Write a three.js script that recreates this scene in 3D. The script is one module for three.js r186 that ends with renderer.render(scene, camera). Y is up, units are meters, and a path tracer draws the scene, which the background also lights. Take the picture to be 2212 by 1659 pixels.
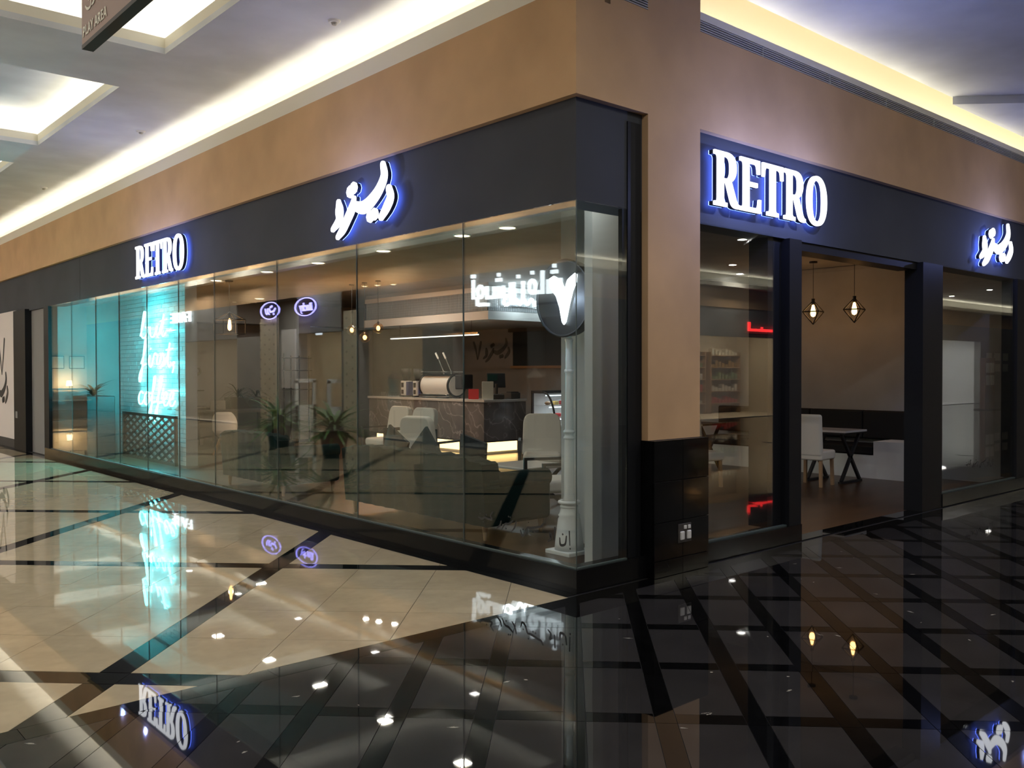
import * as THREE from 'three';
import { mergeGeometries } from 'three/addons/utils/BufferGeometryUtils.js';
import { RoundedBoxGeometry } from 'three/addons/geometries/RoundedBoxGeometry.js';
import { FontLoader } from 'three/addons/loaders/FontLoader.js';
import { RectAreaLightUniformsLib } from 'three/addons/lights/RectAreaLightUniformsLib.js';

// ------------------------------------------------------------------ camera, light levels, exposure
const scene = new THREE.Scene();
scene.background = new THREE.Color(0x000000);
const camera = new THREE.PerspectiveCamera(46.427, 2212 / 1659, 0.05, 200);
const YAW = 0.847613, PITCH = -0.0143555, ROLL = -0.00175550;
const EYE = new THREE.Vector3(-4.5747, 1.6, 4.4884);
const FWD = new THREE.Vector3(Math.cos(YAW) * Math.cos(PITCH), Math.sin(PITCH), -Math.sin(YAW) * Math.cos(PITCH));
{
  const r = new THREE.Vector3().crossVectors(FWD, new THREE.Vector3(0, 1, 0)).normalize();
  const u = new THREE.Vector3().crossVectors(r, FWD);
  camera.position.copy(EYE);
  camera.up.copy(u).multiplyScalar(Math.cos(ROLL)).addScaledVector(r, -Math.sin(ROLL));
  camera.lookAt(EYE.clone().add(FWD));
  camera.updateMatrixWorld(); camera.updateProjectionMatrix();
}
const renderer = new THREE.WebGLRenderer();
renderer.toneMapping = THREE.LinearToneMapping;
renderer.toneMappingExposure = 1.7;
renderer.shadowMap.enabled = true;
RectAreaLightUniformsLib.init();
const K = { cove: 8, coffer: 9, coveB: 9, down: 72, mallDown: 330, sign: .85, neon: 4.5, pend: .1 };

// ------------------------------------------------------------------ helpers
let seed = 7;
const rnd = () => { seed = (seed * 1664525 + 1013904223) >>> 0; return seed / 4294967296; };
const V = (x, y, z) => new THREE.Vector3(x, y, z);
const L = (r, g, b) => new THREE.Color().setRGB(r, g, b);
const taken = new Map();
function numbered(n) { const k = taken.get(n) || 0; taken.set(n, k + 1); return k ? n + '_' + String(k).padStart(3, '0') : n; }
function plain(g) {
  if (g.index) g = g.toNonIndexed();
  for (const k of Object.keys(g.attributes)) if (!['position', 'normal', 'uv'].includes(k)) g.deleteAttribute(k);
  if (!g.attributes.normal) g.computeVertexNormals();
  if (!g.attributes.uv) g.setAttribute('uv', new THREE.BufferAttribute(new Float32Array(g.attributes.position.count * 2), 2));
  g.clearGroups();
  return g;
}
function metric(g, k = 1) {            // uv in metres, by the way each face points
  g = plain(g);
  const p = g.attributes.position, n = g.attributes.normal, u = g.attributes.uv;
  for (let i = 0; i < p.count; i++) {
    const ax = Math.abs(n.getX(i)), ay = Math.abs(n.getY(i)), az = Math.abs(n.getZ(i));
    if (ay >= ax && ay >= az) u.setXY(i, p.getX(i) * k, p.getZ(i) * k);
    else if (ax >= az) u.setXY(i, p.getZ(i) * k, p.getY(i) * k);
    else u.setXY(i, p.getX(i) * k, p.getY(i) * k);
  }
  return g;
}
const bx = (x0, x1, y0, y1, z0, z1) => metric(new THREE.BoxGeometry(Math.abs(x1 - x0), Math.abs(y1 - y0), Math.abs(z1 - z0)).translate((x0 + x1) / 2, (y0 + y1) / 2, (z0 + z1) / 2));
const rb = (w, h, d, r, x = 0, y = 0, z = 0, s = 3) => metric(new RoundedBoxGeometry(w, h, d, s, Math.min(r, w / 2.01, h / 2.01, d / 2.01)).translate(x, y, z));
const cyl = (r0, r1, h, x = 0, y = 0, z = 0, n = 20) => plain(new THREE.CylinderGeometry(r1, r0, h, n).translate(x, y + h / 2, z));
const ball = (r, x = 0, y = 0, z = 0, sx = 1, sy = 1, sz = 1) => plain(new THREE.SphereGeometry(r, 16, 12).scale(sx, sy, sz).translate(x, y, z));
const lathe = (pts, n = 28) => plain(new THREE.LatheGeometry(pts.map((p) => new THREE.Vector2(...p)), n));
const tube = (pts, r, seg = 24, rs = 8, closed = false) => plain(new THREE.TubeGeometry(new THREE.CatmullRomCurve3(pts.map((p) => V(...p)), closed), seg, r, rs, closed));
function bar(a, b, r, n = 8, sq = false) {
  const A = V(...a), B = V(...b), d = B.clone().sub(A), l = d.length();
  const g = sq ? new THREE.BoxGeometry(r * 2, l, r * 2) : new THREE.CylinderGeometry(r, r, l, n);
  g.applyQuaternion(new THREE.Quaternion().setFromUnitVectors(V(0, 1, 0), d.normalize()));
  return plain(g.translate((A.x + B.x) / 2, (A.y + B.y) / 2, (A.z + B.z) / 2));
}
const ext = (shapes, depth, bevel = 0) => plain(new THREE.ExtrudeGeometry(shapes, { depth, curveSegments: 8, bevelEnabled: bevel > 0, bevelSize: bevel, bevelThickness: bevel, bevelSegments: 2 }));
function mesh(name, geos, mat) {
  geos = [].concat(geos).map(plain);
  const m = new THREE.Mesh(geos.length > 1 ? mergeGeometries(geos) : geos[0], mat);
  m.name = name; m.castShadow = m.receiveShadow = true;
  return m;
}
function part(name, geos, mat, parent) { const m = mesh(name, geos, mat); parent.add(m); return m; }
function struct(name, geos, mat) { const m = mesh(name, geos, mat); m.userData.kind = 'structure'; scene.add(m); return m; }
function structGroup(name) { const g = new THREE.Group(); g.name = name; g.userData.kind = 'structure'; scene.add(g); return g; }
function thing(name, label, category, [x, y, z] = [0, 0, 0], turn = 0, group) {
  const o = new THREE.Group(); o.name = numbered(name); scene.add(o); o.position.set(x, y, z); o.rotation.y = turn;
  o.userData = { label, category }; if (group) o.userData.group = group;
  return o;
}
function copy(o, label, [x, y, z], turn = 0) { const c = o.clone(); c.name = numbered(o.name.replace(/_\d{3}$/, '')); scene.add(c); c.position.set(x, y, z); c.rotation.set(0, turn, 0); c.userData = { ...o.userData, label }; return c; }
function area(x, y, z, w, h, face, color, I) {      // an area light that faces one way
  const l = new THREE.RectAreaLight(color, I, w, h); l.position.set(x, y, z);
  l.rotation.set(face === 'up' ? Math.PI / 2 : face === 'down' ? -Math.PI / 2 : 0, face === '-x' ? Math.PI / 2 : face === '+x' ? -Math.PI / 2 : face === '+z' ? Math.PI : 0, 0);
  scene.add(l); return l;
}
function point(x, y, z, color, I, r = 1) { const l = new THREE.PointLight(color, I); l.position.set(x, y, z); l.castShadow = true; l.shadow.radius = r; scene.add(l); return l; }

// ------------------------------------------------------------------ computed textures
function lattice(n, s) { let q = s; const r = () => { q = (q * 1664525 + 1013904223) >>> 0; return q / 4294967296; }; return Float32Array.from({ length: n * n }, r); }
function noise(n, s) {                  // tileable value noise on an n by n lattice
  const g = lattice(n, s), f = (t) => t * t * (3 - 2 * t);
  return (u, v) => {
    const x = ((u % 1) + 1) % 1 * n, y = ((v % 1) + 1) % 1 * n, i = Math.floor(x), j = Math.floor(y), a = f(x - i), b = f(y - j);
    const at = (p, q) => g[((q % n) * n) + (p % n)];
    return (at(i, j) * (1 - a) + at(i + 1, j) * a) * (1 - b) + (at(i, j + 1) * (1 - a) + at(i + 1, j + 1) * a) * b;
  };
}
function fbm(n, s, oct = 4) { const o = Array.from({ length: oct }, (_, k) => noise(n << k, s + k * 31)); return (u, v) => { let t = 0, a = .5, m = 0; for (const f of o) { t += f(u, v) * a; m += a; a *= .5; } return t / m; }; }
function tex(size, fn, srgb, rep = 1, h = size) {
  const d = new Uint8Array(size * h * 4);
  for (let j = 0; j < h; j++) for (let i = 0; i < size; i++) { const c = fn(i / size, j / h); const k = (j * size + i) * 4; d[k] = c[0] * 255; d[k + 1] = c[1] * 255; d[k + 2] = c[2] * 255; d[k + 3] = 255; }
  const t = new THREE.DataTexture(d, size, h); t.wrapS = t.wrapT = THREE.RepeatWrapping; t.magFilter = THREE.LinearFilter; t.minFilter = THREE.LinearMipmapLinearFilter; t.generateMipmaps = true;
  if (srgb) t.colorSpace = THREE.SRGBColorSpace; t.repeat.set(rep, rep); t.needsUpdate = true; return t;
}
const g1 = fbm(6, 11), g2 = fbm(24, 5, 3), g3 = fbm(4, 77, 5), g4 = noise(128, 3);
const grey = (v) => [v, v, v];
const cl = (x) => Math.min(1, Math.max(0, x));
const tPlaster = tex(512, (u, v) => grey(.5 + .3 * (g2(u, v) - .5) + .25 * (g4(u, v) - .5)), false, .5);
const tMottle = tex(512, (u, v) => grey(.86 + .14 * g1(u, v)), true, .35);
const tStone = tex(512, (u, v) => { const a = g1(u, v), b = g2(u, v), c = .84 + .1 * a + .06 * b; return [c, c * .985, c * .96]; }, true, .8);
const tGranite = tex(1024, (u, v) => { const b = g2(u, v), f = g4(u * 3 % 1, v * 3 % 1); const sp = f > .955 && b > .52 ? .9 : 0; const c = cl(.62 + .3 * (b - .5) + sp * .35); return grey(c); }, true, .6);
const scr = Array.from({ length: 46 }, () => [rnd(), rnd(), rnd() * 3.14, .002 + rnd() * .006, .0006 + rnd() * .0014]);
const tScuff = tex(1024, (u, v) => { let s = 0; for (const [a, b, t, l, w] of scr) { const dx = u - a, dy = v - b; if (Math.abs(dx) > .02 || Math.abs(dy) > .02) continue; const p = dx * Math.cos(t) + dy * Math.sin(t), q = -dx * Math.sin(t) + dy * Math.cos(t); const n = g4(u * 2 % 1, v * 2 % 1) - .5; const e = Math.abs(p) / l + Math.abs(q + n * .0015) / w; if (e < 1) s = 1; } const b = .168 + .045 * (g2(u, v) - .5) + .02 * (g4(u * 4 % 1, v * 4 % 1) - .5); return s ? [.62, .6, .56] : [b * 1.04, b, b * 1.0]; }, true, .22);
const tMarble = tex(1024, (u, v) => { const w = g3(u, v), x = Math.abs(Math.sin((u * 2 + v * 3 + 1.6 * w) * Math.PI * 2)), y = Math.abs(Math.sin((u * 4 - v * 1 + 2.2 * g1(u, v)) * Math.PI)); const vein = Math.pow(1 - x, 9) * .5 + Math.pow(1 - y, 14) * .35; const b = .46 + .2 * (w - .5) + .16 * (g1(v, u) - .5); const c = cl(b + vein * .5); return [c * 1.0, c * .96, c * .95]; }, true, .45);
const tWood = tex(512, (u, v) => { const k = Math.floor(v * 8), o = (k * .37) % 1; const g = .5 + .5 * Math.sin((u * 2 + o + .25 * g2(u, v * 3)) * 40) * .25 + .4 * (g4(u * .15 + o, v) - .5); const e = Math.abs(v * 8 - k - .5) > .485 ? .55 : 1; const c = (.42 + .14 * g + .1 * ((k * 7) % 5 / 5 - .5)) * e; return [c, c * .76, c * .56]; }, true, .8);
const tFabric = tex(256, (u, v) => grey(.5 + .25 * Math.sin(u * 400) * Math.sin(v * 400) + .25 * (g4(u, v) - .5)), false, 4);
const tDots = tex(256, (u, v) => { const k = (u * 4) % 1, m = (v * 4 + (Math.floor(u * 4) % 2) * .5) % 1; return (k - .5) ** 2 + (m - .5) ** 2 < .014 ? [.42, .36, .3] : [.93, .88, .8]; }, true, .9);

// ------------------------------------------------------------------ materials
const std = (c, rough = .8, o = {}) => new THREE.MeshStandardMaterial({ color: c, roughness: rough, ...o });
const phys = (c, rough, spec) => new THREE.MeshPhysicalMaterial({ color: c, roughness: rough, specularIntensity: spec });
const glow = (c, I = 1) => new THREE.MeshStandardMaterial({ color: 0x111111, roughness: .6, emissive: c, emissiveIntensity: I });
const M = {
  tan: std(L(.68, .43, .22), .85, { bumpMap: tPlaster, bumpScale: .0006, map: tMottle }),
  cream: std(L(.80, .75, .62), .8),
  ceil: std(L(.77, .79, .81), .9, { map: tMottle }),
  fascia: std(L(.054, .058, .066), .9, { map: tMottle }),
  frame: phys(L(.009, .0095, .011), .5, .35),
  plinth: phys(L(.006, .006, .0065), .15, .35),
  granite: std(L(.012, .012, .013), .07, { map: tGranite }),
  blackTile: std(L(1, 1, 1), .02, { map: tScuff }),
  blackStrip: std(L(.007, .007, .0075), .02, { map: tGranite }),
  grout: std(L(.012, .011, .01), .7),
  beige: std(L(.54, .455, .315), .018, { map: tStone }),
  beigeB: std(L(.52, .437, .30), .018, { map: tStone }),
  beigeGrout: std(L(.16, .13, .095), .6),
  darkStrip: std(L(.02, .02, .02), .02, { map: tGranite }),
  inWall: std(L(.32, .312, .31), .9, { bumpMap: tPlaster, bumpScale: .0008, map: tMottle }),
  concrete: std(L(.62, .63, .61), .9, { bumpMap: tPlaster, bumpScale: .001, map: tMottle }),
  inCeil: std(L(.29, .282, .275), .9, { map: tMottle }),
  wood: std(L(.25, .205, .175), .32, { map: tWood }),
  oak: std(L(.34, .21, .11), .55),
  white: std(L(.74, .74, .72), .5),
  paint: std(L(.72, .73, .72), .35),
  plastic: std(L(.70, .69, .66), .4),
  cushion: std(L(.62, .585, .52), .85, { bumpMap: tFabric, bumpScale: .0006 }),
  velvet: new THREE.MeshPhysicalMaterial({ color: L(.004, .015, .0135), roughness: .95, specularIntensity: .3, sheen: .08, sheenColor: L(.03, .08, .07), sheenRoughness: .5 }),
  velvetDark: std(L(.008, .012, .012), .8),
  black: std(L(.010, .010, .011), .5),
  blackLeather: phys(L(.006, .006, .007), .6, .4),
  steel: std(L(.55, .55, .55), .22, { metalness: 1 }),
  brass: std(L(.62, .42, .16), .2, { metalness: 1 }),
  bronze: std(L(.05, .045, .04), .4, { metalness: .6 }),
  marble: std(L(.95, .95, .95), .22, { map: tMarble }),
  marbleTop: std(L(.55, .53, .5), .15),
  leaf: std(L(.10, .22, .05), .55, { side: THREE.DoubleSide }),
  leafDark: std(L(.012, .035, .02), .55, { side: THREE.DoubleSide }),
  pane: new THREE.MeshPhysicalMaterial({ color: L(.93, .955, .945), transmission: 1, thickness: 0, roughness: 0, ior: 1.6 }),
  thinGlass: new THREE.MeshPhysicalMaterial({ color: L(.98, .98, .98), transmission: 1, thickness: 0, roughness: 0, ior: 1.45 }),
  amber: new THREE.MeshPhysicalMaterial({ color: L(.95, .72, .45), transmission: 1, thickness: 0, roughness: 0, ior: 1.45 }),
  silicone: std(L(.05, .07, .065), .6),
  board: std(L(.24, .145, .105), .6),
  boardDark: std(L(.05, .043, .037), .75),
  brick: std(L(.66, .68, .68), .16),
  brickB: std(L(.60, .62, .62), .2),
  mortar: std(L(.30, .31, .31), .9),
  red: std(L(.5, .03, .03), .5),
  paper: std(L(.72, .69, .58), .8),
  grille: std(L(.42, .41, .36), .5),
  dark: std(L(.03, .03, .03), .8),
  ink: std(L(.02, .02, .02), .6),
  wallInk: std(L(.10, .10, .10), .8),
  hoard: std(L(.66, .60, .55), .8),
  greyPanel: std(L(.20, .19, .18), .7),
  dots: std(L(.8, .75, .66), .85, { map: tDots }),
  shopWall: std(L(.66, .58, .46), .9),
  shopGrey: std(L(.22, .22, .21), .8),
  cloth: std(L(.7, .68, .6), .9), clothGreen: std(L(.18, .25, .13), .9), clothBrown: std(L(.16, .09, .07), .9), skin: std(L(.55, .47, .38), .6),
  coveLamp: glow(L(1, .93, .74), 3), letterFace: glow(L(.92, .95, 1), 1.5), letterSide: std(L(.02, .03, .07), .5), halo: glow(L(.10, .18, 1), 9), letterSoft: glow(L(.8, .92, 1), 4),
  neon: glow(L(.16, .95, 1), 9), violet: glow(L(.30, .28, 1), 8), farSign: glow(L(.85, .96, 1), 5), redSign: glow(L(1, .03, .03), 4), warmLamp: glow(L(1, .78, .48), 5), bulb: glow(L(1, .5, .16), 8), led: glow(L(1, .66, .26), 2.4), ledWhite: glow(L(.8, .9, 1), 2.2), lineLamp: glow(L(1, .94, .8), 2.2), ceilLamp: glow(L(1, .95, .82), 8),
};

// ------------------------------------------------------------------ lettering
const font = { serif: await new FontLoader().loadAsync('fonts/droid/droid_serif_bold.typeface.json'), sans: await new FontLoader().loadAsync('fonts/droid/droid_sans_bold.typeface.json'), reg: await new FontLoader().loadAsync('fonts/droid/droid_sans_regular.typeface.json') };
function strokeShape(pts, n = 26) {     // a brush stroke: [x, y, width] points joined smoothly, round ends
  const c = new THREE.CatmullRomCurve3(pts.map((p) => V(p[0], p[1], p[2])), false, 'centripetal'), P = c.getPoints(n), left = [], right = [];
  for (let i = 0; i <= n; i++) {
    const a = P[Math.max(0, i - 1)], b = P[Math.min(n, i + 1)], t = Math.atan2(b.y - a.y, b.x - a.x), w = P[i].z / 2;
    left.push([P[i].x - Math.sin(t) * w, P[i].y + Math.cos(t) * w]); right.push([P[i].x + Math.sin(t) * w, P[i].y - Math.cos(t) * w]);
    if (i === 0 || i === n) { const end = []; for (let k = 1; k < 6; k++) { const f = i ? t + Math.PI / 2 - k * Math.PI / 6 : t - Math.PI / 2 - k * Math.PI / 6; end.push([P[i].x + Math.cos(f) * w, P[i].y + Math.sin(f) * w]); } (i ? left : right).capped = end; }
  }
  const out = [...left, ...(left.capped || []), ...right.reverse(), ...(right.capped || [])];
  return new THREE.Shape(out.map((p) => new THREE.Vector2(p[0], p[1])));
}
const dia = (x, y, r) => new THREE.Shape([[r, 0], [.7 * r, .7 * r], [0, r], [-.7 * r, .7 * r], [-r, 0], [-.7 * r, -.7 * r], [0, -r], [.7 * r, -.7 * r]].map(([a, b]) => new THREE.Vector2(x + a, y + b)));
const sq = (x, y, w, h) => new THREE.Shape([[-w / 2, -h / 2], [w / 2, -h / 2], [w / 2, h / 2], [-w / 2, h / 2]].map(([a, b]) => new THREE.Vector2(x + a, y + b)));
// the word on the fascia, letter by letter, in metres about its middle
const RISTRO = [
  { name: 'letter', shapes: [strokeShape([[.522, .052, .07], [.545, -.028, .088], [.486, -.108, .091], [.394, -.19, .06]])] },
  { name: 'letter_dots', shapes: [dia(.209, -.16, .055), dia(.281, -.147, .055)] },
  { name: 'letter', shapes: [strokeShape([[.425, .285, .06], [.445, .181, .088], [.38, .085, .099], [.254, -.004, .111], [.097, -.06, .12], [-.051, -.028, .085]])] },
  { name: 'letter', shapes: [strokeShape([[-.072, .05, .045], [-.105, -.032, .095], [-.2, -.138, .099], [-.283, -.222, .088], [-.376, -.285, .05]])] },
  { name: 'letter_dots', shapes: [dia(-.141, .122, .058), dia(-.078, .15, .055)] },
  { name: 'letter', shapes: [strokeShape([[-.358, .05, .06], [-.345, -.031, .118], [-.35, -.119, .095], [-.469, -.2, .05]])] },
];
function textShapes(f, s, size, w, slant = 0) {     // shapes of one word scaled to a cap height and a width, middle at 0; returns [char, shapes] pairs
  const out = []; let x = 0;
  for (const ch of s) { const sh = f.generateShapes(ch, 1), d = f.data.glyphs[ch], adv = (d ? d.ha : 500) / f.data.resolution; if (ch !== ' ') out.push([ch, sh, x]); x += adv; }
  return { out, total: x };
}
function wordGeos(f, s, size, w, depth, slant = 0) {
  const { out } = textShapes(f, s), gs = out.map(([, sh, x]) => ext(sh, 1).translate(x, 0, 0));
  const box = new THREE.Box3(); gs.forEach((g) => { g.computeBoundingBox(); box.union(g.boundingBox); });
  const k = size / (box.max.y - Math.max(0, box.min.y)), kx = w ? w / (box.max.x - box.min.x) : k;
  return gs.map((g) => { g.translate(-(box.min.x + box.max.x) / 2, 0, 0); const m = new THREE.Matrix4().makeShear(0, 0, slant, 0, 0, 0); g.applyMatrix4(m); g.scale(kx, k, depth); g.translate(0, -size / 2, 0); g.computeVertexNormals(); return g; });
}
function haloLetters(t, geosOrShapes, mats = [M.letterFace, M.letterSide]) {   // lit letters that stand off the wall: bright face, blue returns
  for (const { name, face, back, halo } of geosOrShapes) { const m = part(name, face, mats[0], t); part('return', back, mats[1], m); part('halo_light', halo, M.halo, m); }
}

// ------------------------------------------------------------------ the mall floor: slab, strips and tiles laid at 45 degrees to the shop fronts
const floor = struct('floor', [bx(-7.3, 52, -.30, -.004, -36, 13)], M.grout);
const R2 = Math.SQRT1_2;
const toX = (s, t) => (s + t) * R2, toZ = (s, t) => (t - s) * R2;
function clip(poly, a, b, c) {          // keep a x + b z <= c
  const out = [];
  for (let i = 0; i < poly.length; i++) {
    const p = poly[i], q = poly[(i + 1) % poly.length], dp = a * p[0] + b * p[1] - c, dq = a * q[0] + b * q[1] - c;
    if (dp <= 0) out.push(p);
    if ((dp < 0 && dq > 0) || (dp > 0 && dq < 0)) { const k = dp / (dp - dq); out.push([p[0] + (q[0] - p[0]) * k, p[1] + (q[1] - p[1]) * k]); }
  }
  return out;
}
function slab(poly, top = 0, thick = .012, tilt = .0012) {      // a flat convex piece with a barely uneven top
  const n = poly.length, pos = [], nor = [], uv = [], cx = poly.reduce((s, p) => s + p[0], 0) / n, cz = poly.reduce((s, p) => s + p[1], 0) / n;
  const ta = (rnd() - .5) * 2 * tilt, tb = (rnd() - .5) * 2 * tilt, up = V(-ta, 1, -tb).normalize();
  const y = (p) => top + (p[0] - cx) * ta + (p[1] - cz) * tb;
  const push = (p, h, m) => { pos.push(p[0], h, p[1]); nor.push(m.x, m.y, m.z); uv.push(p[0], p[1]); };
  let area2 = 0; for (let i = 0; i < n; i++) { const p = poly[i], q = poly[(i + 1) % n]; area2 += p[0] * q[1] - q[0] * p[1]; }
  const P = area2 > 0 ? poly.slice().reverse() : poly;
  for (let i = 1; i < n - 1; i++) for (const k of [0, i, i + 1]) push(P[k], y(P[k]), up);
  for (let i = 0; i < n; i++) {
    const p = P[i], q = P[(i + 1) % n], m = V(-(q[1] - p[1]), 0, q[0] - p[0]).normalize();
    for (const [c, h] of [[p, y(p)], [p, top - thick], [q, top - thick], [p, y(p)], [q, top - thick], [q, y(q)]]) push(c, h, m);
  }
  const g = new THREE.BufferGeometry();
  g.setAttribute('position', new THREE.Float32BufferAttribute(pos, 3)); g.setAttribute('normal', new THREE.Float32BufferAttribute(nor, 3)); g.setAttribute('uv', new THREE.Float32BufferAttribute(uv, 2));
  return g;
}
const quad = (s0, s1, t0, t1, gap = .0015) => [[s0 + gap, t0 + gap], [s1 - gap, t0 + gap], [s1 - gap, t1 - gap], [s0 + gap, t1 - gap]].map(([s, t]) => [toX(s, t), toZ(s, t)]);
const pieces = { tile: [], strip: [], dark_tile: [], dark_strip: [], border: [] };
const polyArea = (p) => Math.abs(p.reduce((s, a, i) => { const b = p[(i + 1) % p.length]; return s + a[0] * b[1] - b[0] * a[1]; }, 0)) / 2;
function lay(kind, poly, mat, clips, top = 0) {
  for (const c of clips) { if (poly.length < 3) return; poly = clip(poly, ...c); }
  if (poly.length < 3 || polyArea(poly) < 2e-4) return;
  const cx = poly.reduce((s, p) => s + p[0], 0) / poly.length, cz = poly.reduce((s, p) => s + p[1], 0) / poly.length;
  const v = V(cx, 0, cz).project(camera), d = V(cx, 0, cz).sub(EYE), ahead = d.dot(FWD) > .3;
  const seen = ahead && Math.abs(v.x) < 1.08 && v.y > -1.15;
  pieces[kind].push({ poly, mat, top, rank: seen ? d.lengthSq() / polyArea(poly) : 1e9 + d.lengthSq() });
}
{
  // pale stone field: four by four tiles between dark strips
  const inA = [[1, 0, -.112], [0, 1, .028], [-1, 0, 6.98], [0, -1, 35.9]], P = 2.69, W = .17, T = (P - W) / 4;
  for (let m = -6; m <= 10; m++) for (let k = -15; k <= 2; k++) {
    const s0 = -1.98 + m * 2.705, t0 = -2.55 + k * P;
    const x = toX(s0 + 1.3, t0 + 1.3), z = toZ(s0 + 1.3, t0 + 1.3);
    if (x < -9.3 || x > 2.2 || z > 2.2 || z < -38) continue;
    lay('strip', quad(s0 + W, s0 + P + .015, t0, t0 + W), M.darkStrip, inA);
    lay('strip', quad(s0, s0 + W, t0, t0 + W), M.darkStrip, inA);
    lay('strip', quad(s0, s0 + W, t0 + W, t0 + P), M.darkStrip, inA);
    for (let i = 0; i < 4; i++) for (let j = 0; j < 4; j++) { const S = (P + .015 - W) / 4; lay('tile', quad(s0 + W + i * S, s0 + W + (i + 1) * S, t0 + W + j * T, t0 + W + (j + 1) * T, .0018), rnd() < .5 ? M.beige : M.beigeB, inA); }
  }
  // black field in front of the other shop front
  const inB = [[0, -1, -.182], [-1, 0, 6.98], [0, 1, 12.9], [1, 0, 13]], PS = .745, PT = .415, WS = .11, WT = .10;
  for (let m = -16; m <= 16; m++) for (let k = -16; k <= 40; k++) {
    const s0 = -2.33 + m * PS, t0 = -.08 + k * PT, x = toX(s0 + .3, t0 + .2), z = toZ(s0 + .3, t0 + .2);
    if (z < -.4 || z > 8 || x < -7.4 || x > 13) continue;
    lay('dark_tile', quad(s0 + WS, s0 + PS, t0 + WT, t0 + PT), M.blackTile, inB);
    lay('dark_strip', quad(s0, s0 + PS, t0, t0 + WT), M.blackStrip, inB);
    lay('dark_strip', quad(s0, s0 + WS, t0 + WT, t0 + PT), M.blackStrip, inB);
  }
  const rect = (x0, x1, z0, z1) => [[x0, z0], [x1, z0], [x1, z1], [x0, z1]].map((p) => p);
  for (let i = 0; i < 30; i++) lay('border', rect(-.111, -.002, -.002 - i * 1.2, -1.198 - i * 1.2), M.blackStrip, []);
  for (let i = -6; i < 12; i++) lay('border', rect(i * 1.2 + .001, i * 1.2 + 1.199, .03, .18), M.blackStrip, []);
  for (const [kind, list] of Object.entries(pieces)) {
    list.sort((a, b) => a.rank - b.rank);
    const near = list.slice(0, 290).filter((p) => p.rank < 1e9), rest = list.slice(near.length);
    for (const p of near) part(kind, slab(p.poly, p.top), p.mat, floor);
    const by = new Map(); for (const p of rest) { if (!by.has(p.mat)) by.set(p.mat, []); by.get(p.mat).push(slab(p.poly, p.top)); }
    for (const [mat, gs] of by) { const m = part('far_' + kind + 's', gs, mat, floor); m.userData.kind = 'stuff'; }
  }
  part('far_granite', [bx(13, 52, -.02, 0, .182, 12.9), bx(-6.98, 13, -.02, 0, 8.6, 12.9)], M.blackStrip, floor);
}

// ------------------------------------------------------------------ ceiling of the mall with lit coffers, and the cove along both shop fronts
const CH = 4.8;
const zc = []; for (let k = 0; k < 6; k++) zc.push([-4.62 - k * 4.838, -1.16 - k * 4.838]);
{
  const g = [bx(-7.3, -5.81, CH, CH + .06, -36, -.8), bx(-1.19, .36, CH, CH + .06, -36, -.8)];
  let z = -.8; for (const [a, b] of zc) { g.push(bx(-5.81, -1.19, CH, CH + .06, b, z)); z = a; } g.push(bx(-5.81, -1.19, CH, CH + .06, -36, z));
  g.push(bx(-7.3, 52, CH, CH + .06, .002, 13), bx(-7.3, .36, CH, CH + .06, -.8, .002));
  g.push(bx(-7.4, 52, 5.5, 5.6, -36, 13.1));
  const c = struct('ceiling', g, M.ceil);
  for (const [a, b] of zc) {
    part('coffer_lip', [bx(-1.19, -1.15, CH + .06, CH + .16, a - .04, b + .04), bx(-5.85, -5.81, CH + .06, CH + .16, a - .04, b + .04), bx(-5.81, -1.19, CH + .06, CH + .16, a - .04, a), bx(-5.81, -1.19, CH + .06, CH + .16, b, b + .04)], M.cream, c);
    part('coffer_box', [bx(-.80, -.78, CH + .06, 5.3, a - .42, b + .42), bx(-6.22, -6.2, CH + .06, 5.3, a - .42, b + .42), bx(-6.2, -.8, CH + .06, 5.3, a - .42, a - .40), bx(-6.2, -.8, CH + .06, 5.3, b + .40, b + .42), bx(-6.22, -.78, 5.25, 5.32, a - .42, b + .42)], M.ceil, c);
    const y = CH + .075, zm = (a + b) / 2, len = b - a;
    for (const [x0, x1, z0, z1] of [[-1.02, -.96, a - .3, b + .3], [-6.04, -5.98, a - .3, b + .3], [-5.9, -1.1, a - .24, a - .18], [-5.9, -1.1, b + .18, b + .24]]) part('light_strip', bx(x0, x1, CH + .06, y, z0, z1), M.coveLamp, c);
    const col = L(1, .93, .74);
    area(-.99, y + .012, zm, .08, len + .6, 'up', col, K.coffer); area(-6.01, y + .012, zm, .08, len + .6, 'up', col, K.coffer);
    area(-3.5, y + .012, a - .21, 4.8, .08, 'up', col, K.coffer); area(-3.5, y + .012, b + .21, 4.8, .08, 'up', col, K.coffer);
  }
  // a lower panel of the ceiling far along the second front
  const sh = new THREE.Shape([[6.25, -.02], [14.5, -8.3], [30, -8.3], [30, -.02]].map((p) => new THREE.Vector2(...p)));
  part('ceiling_panel', plain(new THREE.ExtrudeGeometry(sh, { depth: .09, bevelEnabled: false }).rotateX(-Math.PI / 2).translate(0, CH - .09, 0)), M.ceil, c);
}
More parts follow.
